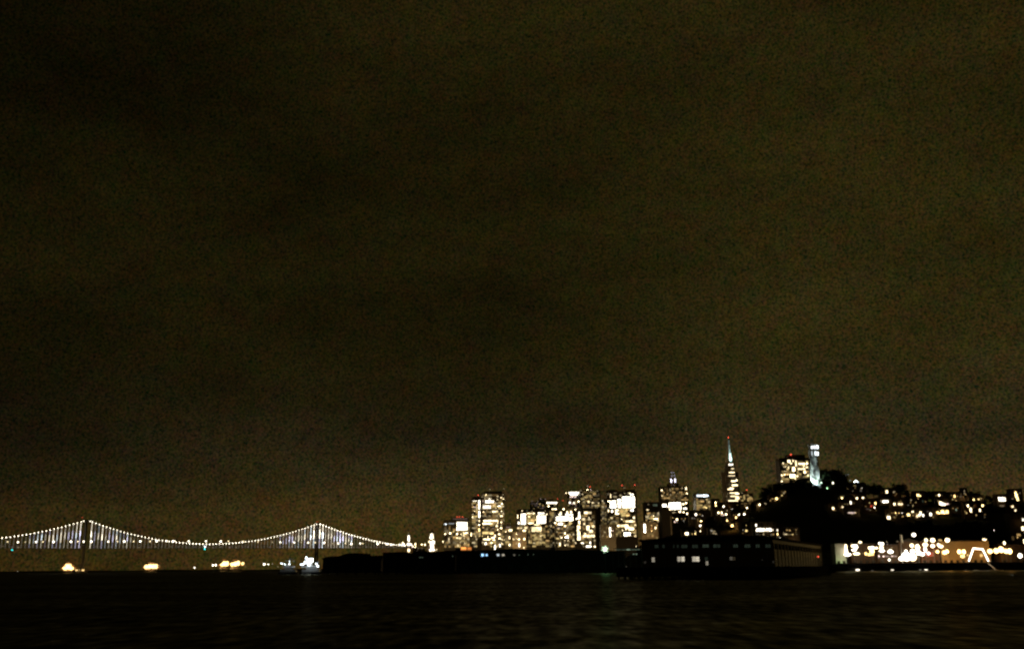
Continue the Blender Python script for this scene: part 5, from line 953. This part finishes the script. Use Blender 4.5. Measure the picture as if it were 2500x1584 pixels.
def tree(u, v, D, h, var, label, group, spread=1.0):
    """crown top at photo point (u, v)"""
    p = at(u, v, D); s = h / 15.2; z = p.z - h
    root = thing('tree', label, 'tree', (p.x, D, z), random.uniform(0, 6.28), group); root.scale = (s * spread, s * spread, s)
    obj('crown', VAR[var][0], None, root); obj('trunk', VAR[var][1], None, root)
LB1 = 'dark leafy tree in the unlit clump round the foot of the round hilltop tower'
for u, v, D, h, va in [(2012, 1150, 1242, 24, 2), (2022, 1147, 1244, 26, 0), (2034, 1150, 1246, 26, 2), (2046, 1158, 1248, 22, 0), (2054, 1168, 1246, 20, 2), (2062, 1184, 1240, 16, 0), (2009, 1166, 1216, 18, 0), (2026, 1166, 1225, 20, 2), (2042, 1174, 1222, 18, 2), (2056, 1190, 1225, 16, 2)]: tree(u, v, D, h, va, LB1, 'trees round the hilltop tower', 1.15)
LB2 = 'dark leafy tree on the hill shoulder below the bright apartment tower'
for u, v, D, h, va in [(1866, 1200, 1225, 13, 2), (1876, 1190, 1228, 16, 0), (1888, 1182, 1230, 17, 2), (1899, 1180, 1228, 17, 0), (1912, 1182, 1222, 17, 2), (1926, 1178, 1226, 16, 0), (1938, 1172, 1228, 17, 2), (1951, 1169, 1224, 17, 0), (1963, 1171, 1220, 16, 2), (1973, 1177, 1214, 14, 0), (1984, 1184, 1206, 12, 2), (1996, 1186, 1208, 13, 0), (1918, 1192, 1205, 15, 2), (1945, 1186, 1205, 16, 2)]: tree(u, v, D, h, va, LB2, 'trees on the hill shoulder', 1.1)
for u, v, D, h, va, lab in [(2116, 1186, 1585, 22, 2, 'left dark tree of the three-tree clump on the ridge skyline'), (2130, 1181, 1588, 25, 0, 'middle dark tree of the three-tree clump on the ridge skyline'), (2143, 1185, 1586, 22, 2, 'right dark tree of the three-tree clump on the ridge skyline'), (2186, 1182, 1600, 25, 0, 'left dark tree of the two-tree clump on the ridge skyline'), (2197, 1184, 1600, 23, 2, 'right dark tree of the two-tree clump on the ridge skyline'), (2215, 1197, 1600, 18, 0, 'low dark tree on the skyline right of the two-tree clump'), (2264, 1200, 1590, 18, 2, 'dark tree on the skyline left of the wedge of light'), (2275, 1203, 1595, 17, 0, 'smaller dark tree beside the skyline tree left of the wedge'), (2318, 1203, 1605, 15, 2, 'dark tree between the two lamp-lit ridge houses'), (2346, 1199, 1600, 19, 0, 'dark tree just left of the thin pale stair tower'), (2366, 1201, 1598, 18, 2, 'dark tree just right of the thin pale stair tower'), (2376, 1200, 1602, 19, 0, 'dark tree over the roof with two yellow windows'), (2408, 1210, 1600, 16, 2, 'dark tree right of the two yellow windows'), (2424, 1213, 1600, 15, 0, 'dark tree left of the big picture window'), (2465, 1214, 1602, 15, 2, 'dark tree between picture window and white light column'), (2318, 1236, 1480, 15, 0, 'dark tree right of the wedge of light'), (2344, 1232, 1485, 16, 2, 'dark tree left of the trapezoid of lamps'), (2420, 1232, 1480, 15, 0, 'dark tree right of the trapezoid of lamps')]: tree(u, v, D, h, va, lab, 'trees on the right ridge')
LB3 = 'dark leafy tree in the black belt of trees between ridge houses and wharf'
random.seed(5)
for i in range(34):
    u = 2080 + i * 12.6 + random.uniform(-4, 4); v = interp([(2080, 1262), (2160, 1276), (2300, 1270), (2420, 1274), (2520, 1280)], u) + random.uniform(0, 16); D = random.uniform(1120, 1200)
    p = at(u, v, D); h = min(26, max(10, p.z - gz(p.x, D) + 1)); tree(u, v, D, h, i % 3, LB3, 'belt of trees behind the wharf', 1.3)
LB4 = 'dark leafy tree at the hill foot behind the near pier roof'
for i in range(16):
    u = 1585 + i * 20 + random.uniform(-6, 6); v = interp([(1580, 1334), (1640, 1312), (1700, 1311), (1830, 1310), (1900, 1316)], u) + random.uniform(-3, 4); D = random.uniform(960, 985)
    p = at(u, v, D); h = max(9, min(26, p.z - 3)); tree(u, v, D, h, i % 3, LB4, 'trees behind the near pier roof', 1.25)

# ------------------------------------------------------------------ added unseen mast lamps that brown the downtown tower walls
for i, (u, D) in enumerate([(1100, 1780), (1195, 1800), (1285, 1760), (1375, 1800), (1455, 1780), (1530, 1800), (1625, 1780)]):
    p = at(u, 1345, D); root = thing('wall_wash_lamp', 'added unseen mast lamp that warms the walls of the downtown towers', 'street lamp', (p.x, D, 3), 0, 'added lamps among the downtown towers')
    bm = bmesh.new(); lathe(bm, [(.4, 0), (.2, 19)], 8); obj('post', bm, steel, root)
    bm = bmesh.new(); lathe(bm, [(1.6, 19.003), (1.2, 19.6), (.2, 20)], 10); obj('lamp_head', bm, steel, root)
    lamp_light('POINT', (0, 0, 18), (220000, 220000, 120000, 220000, 70000, 160000, 160000)[i], (1, .62, .24), root, size=1)
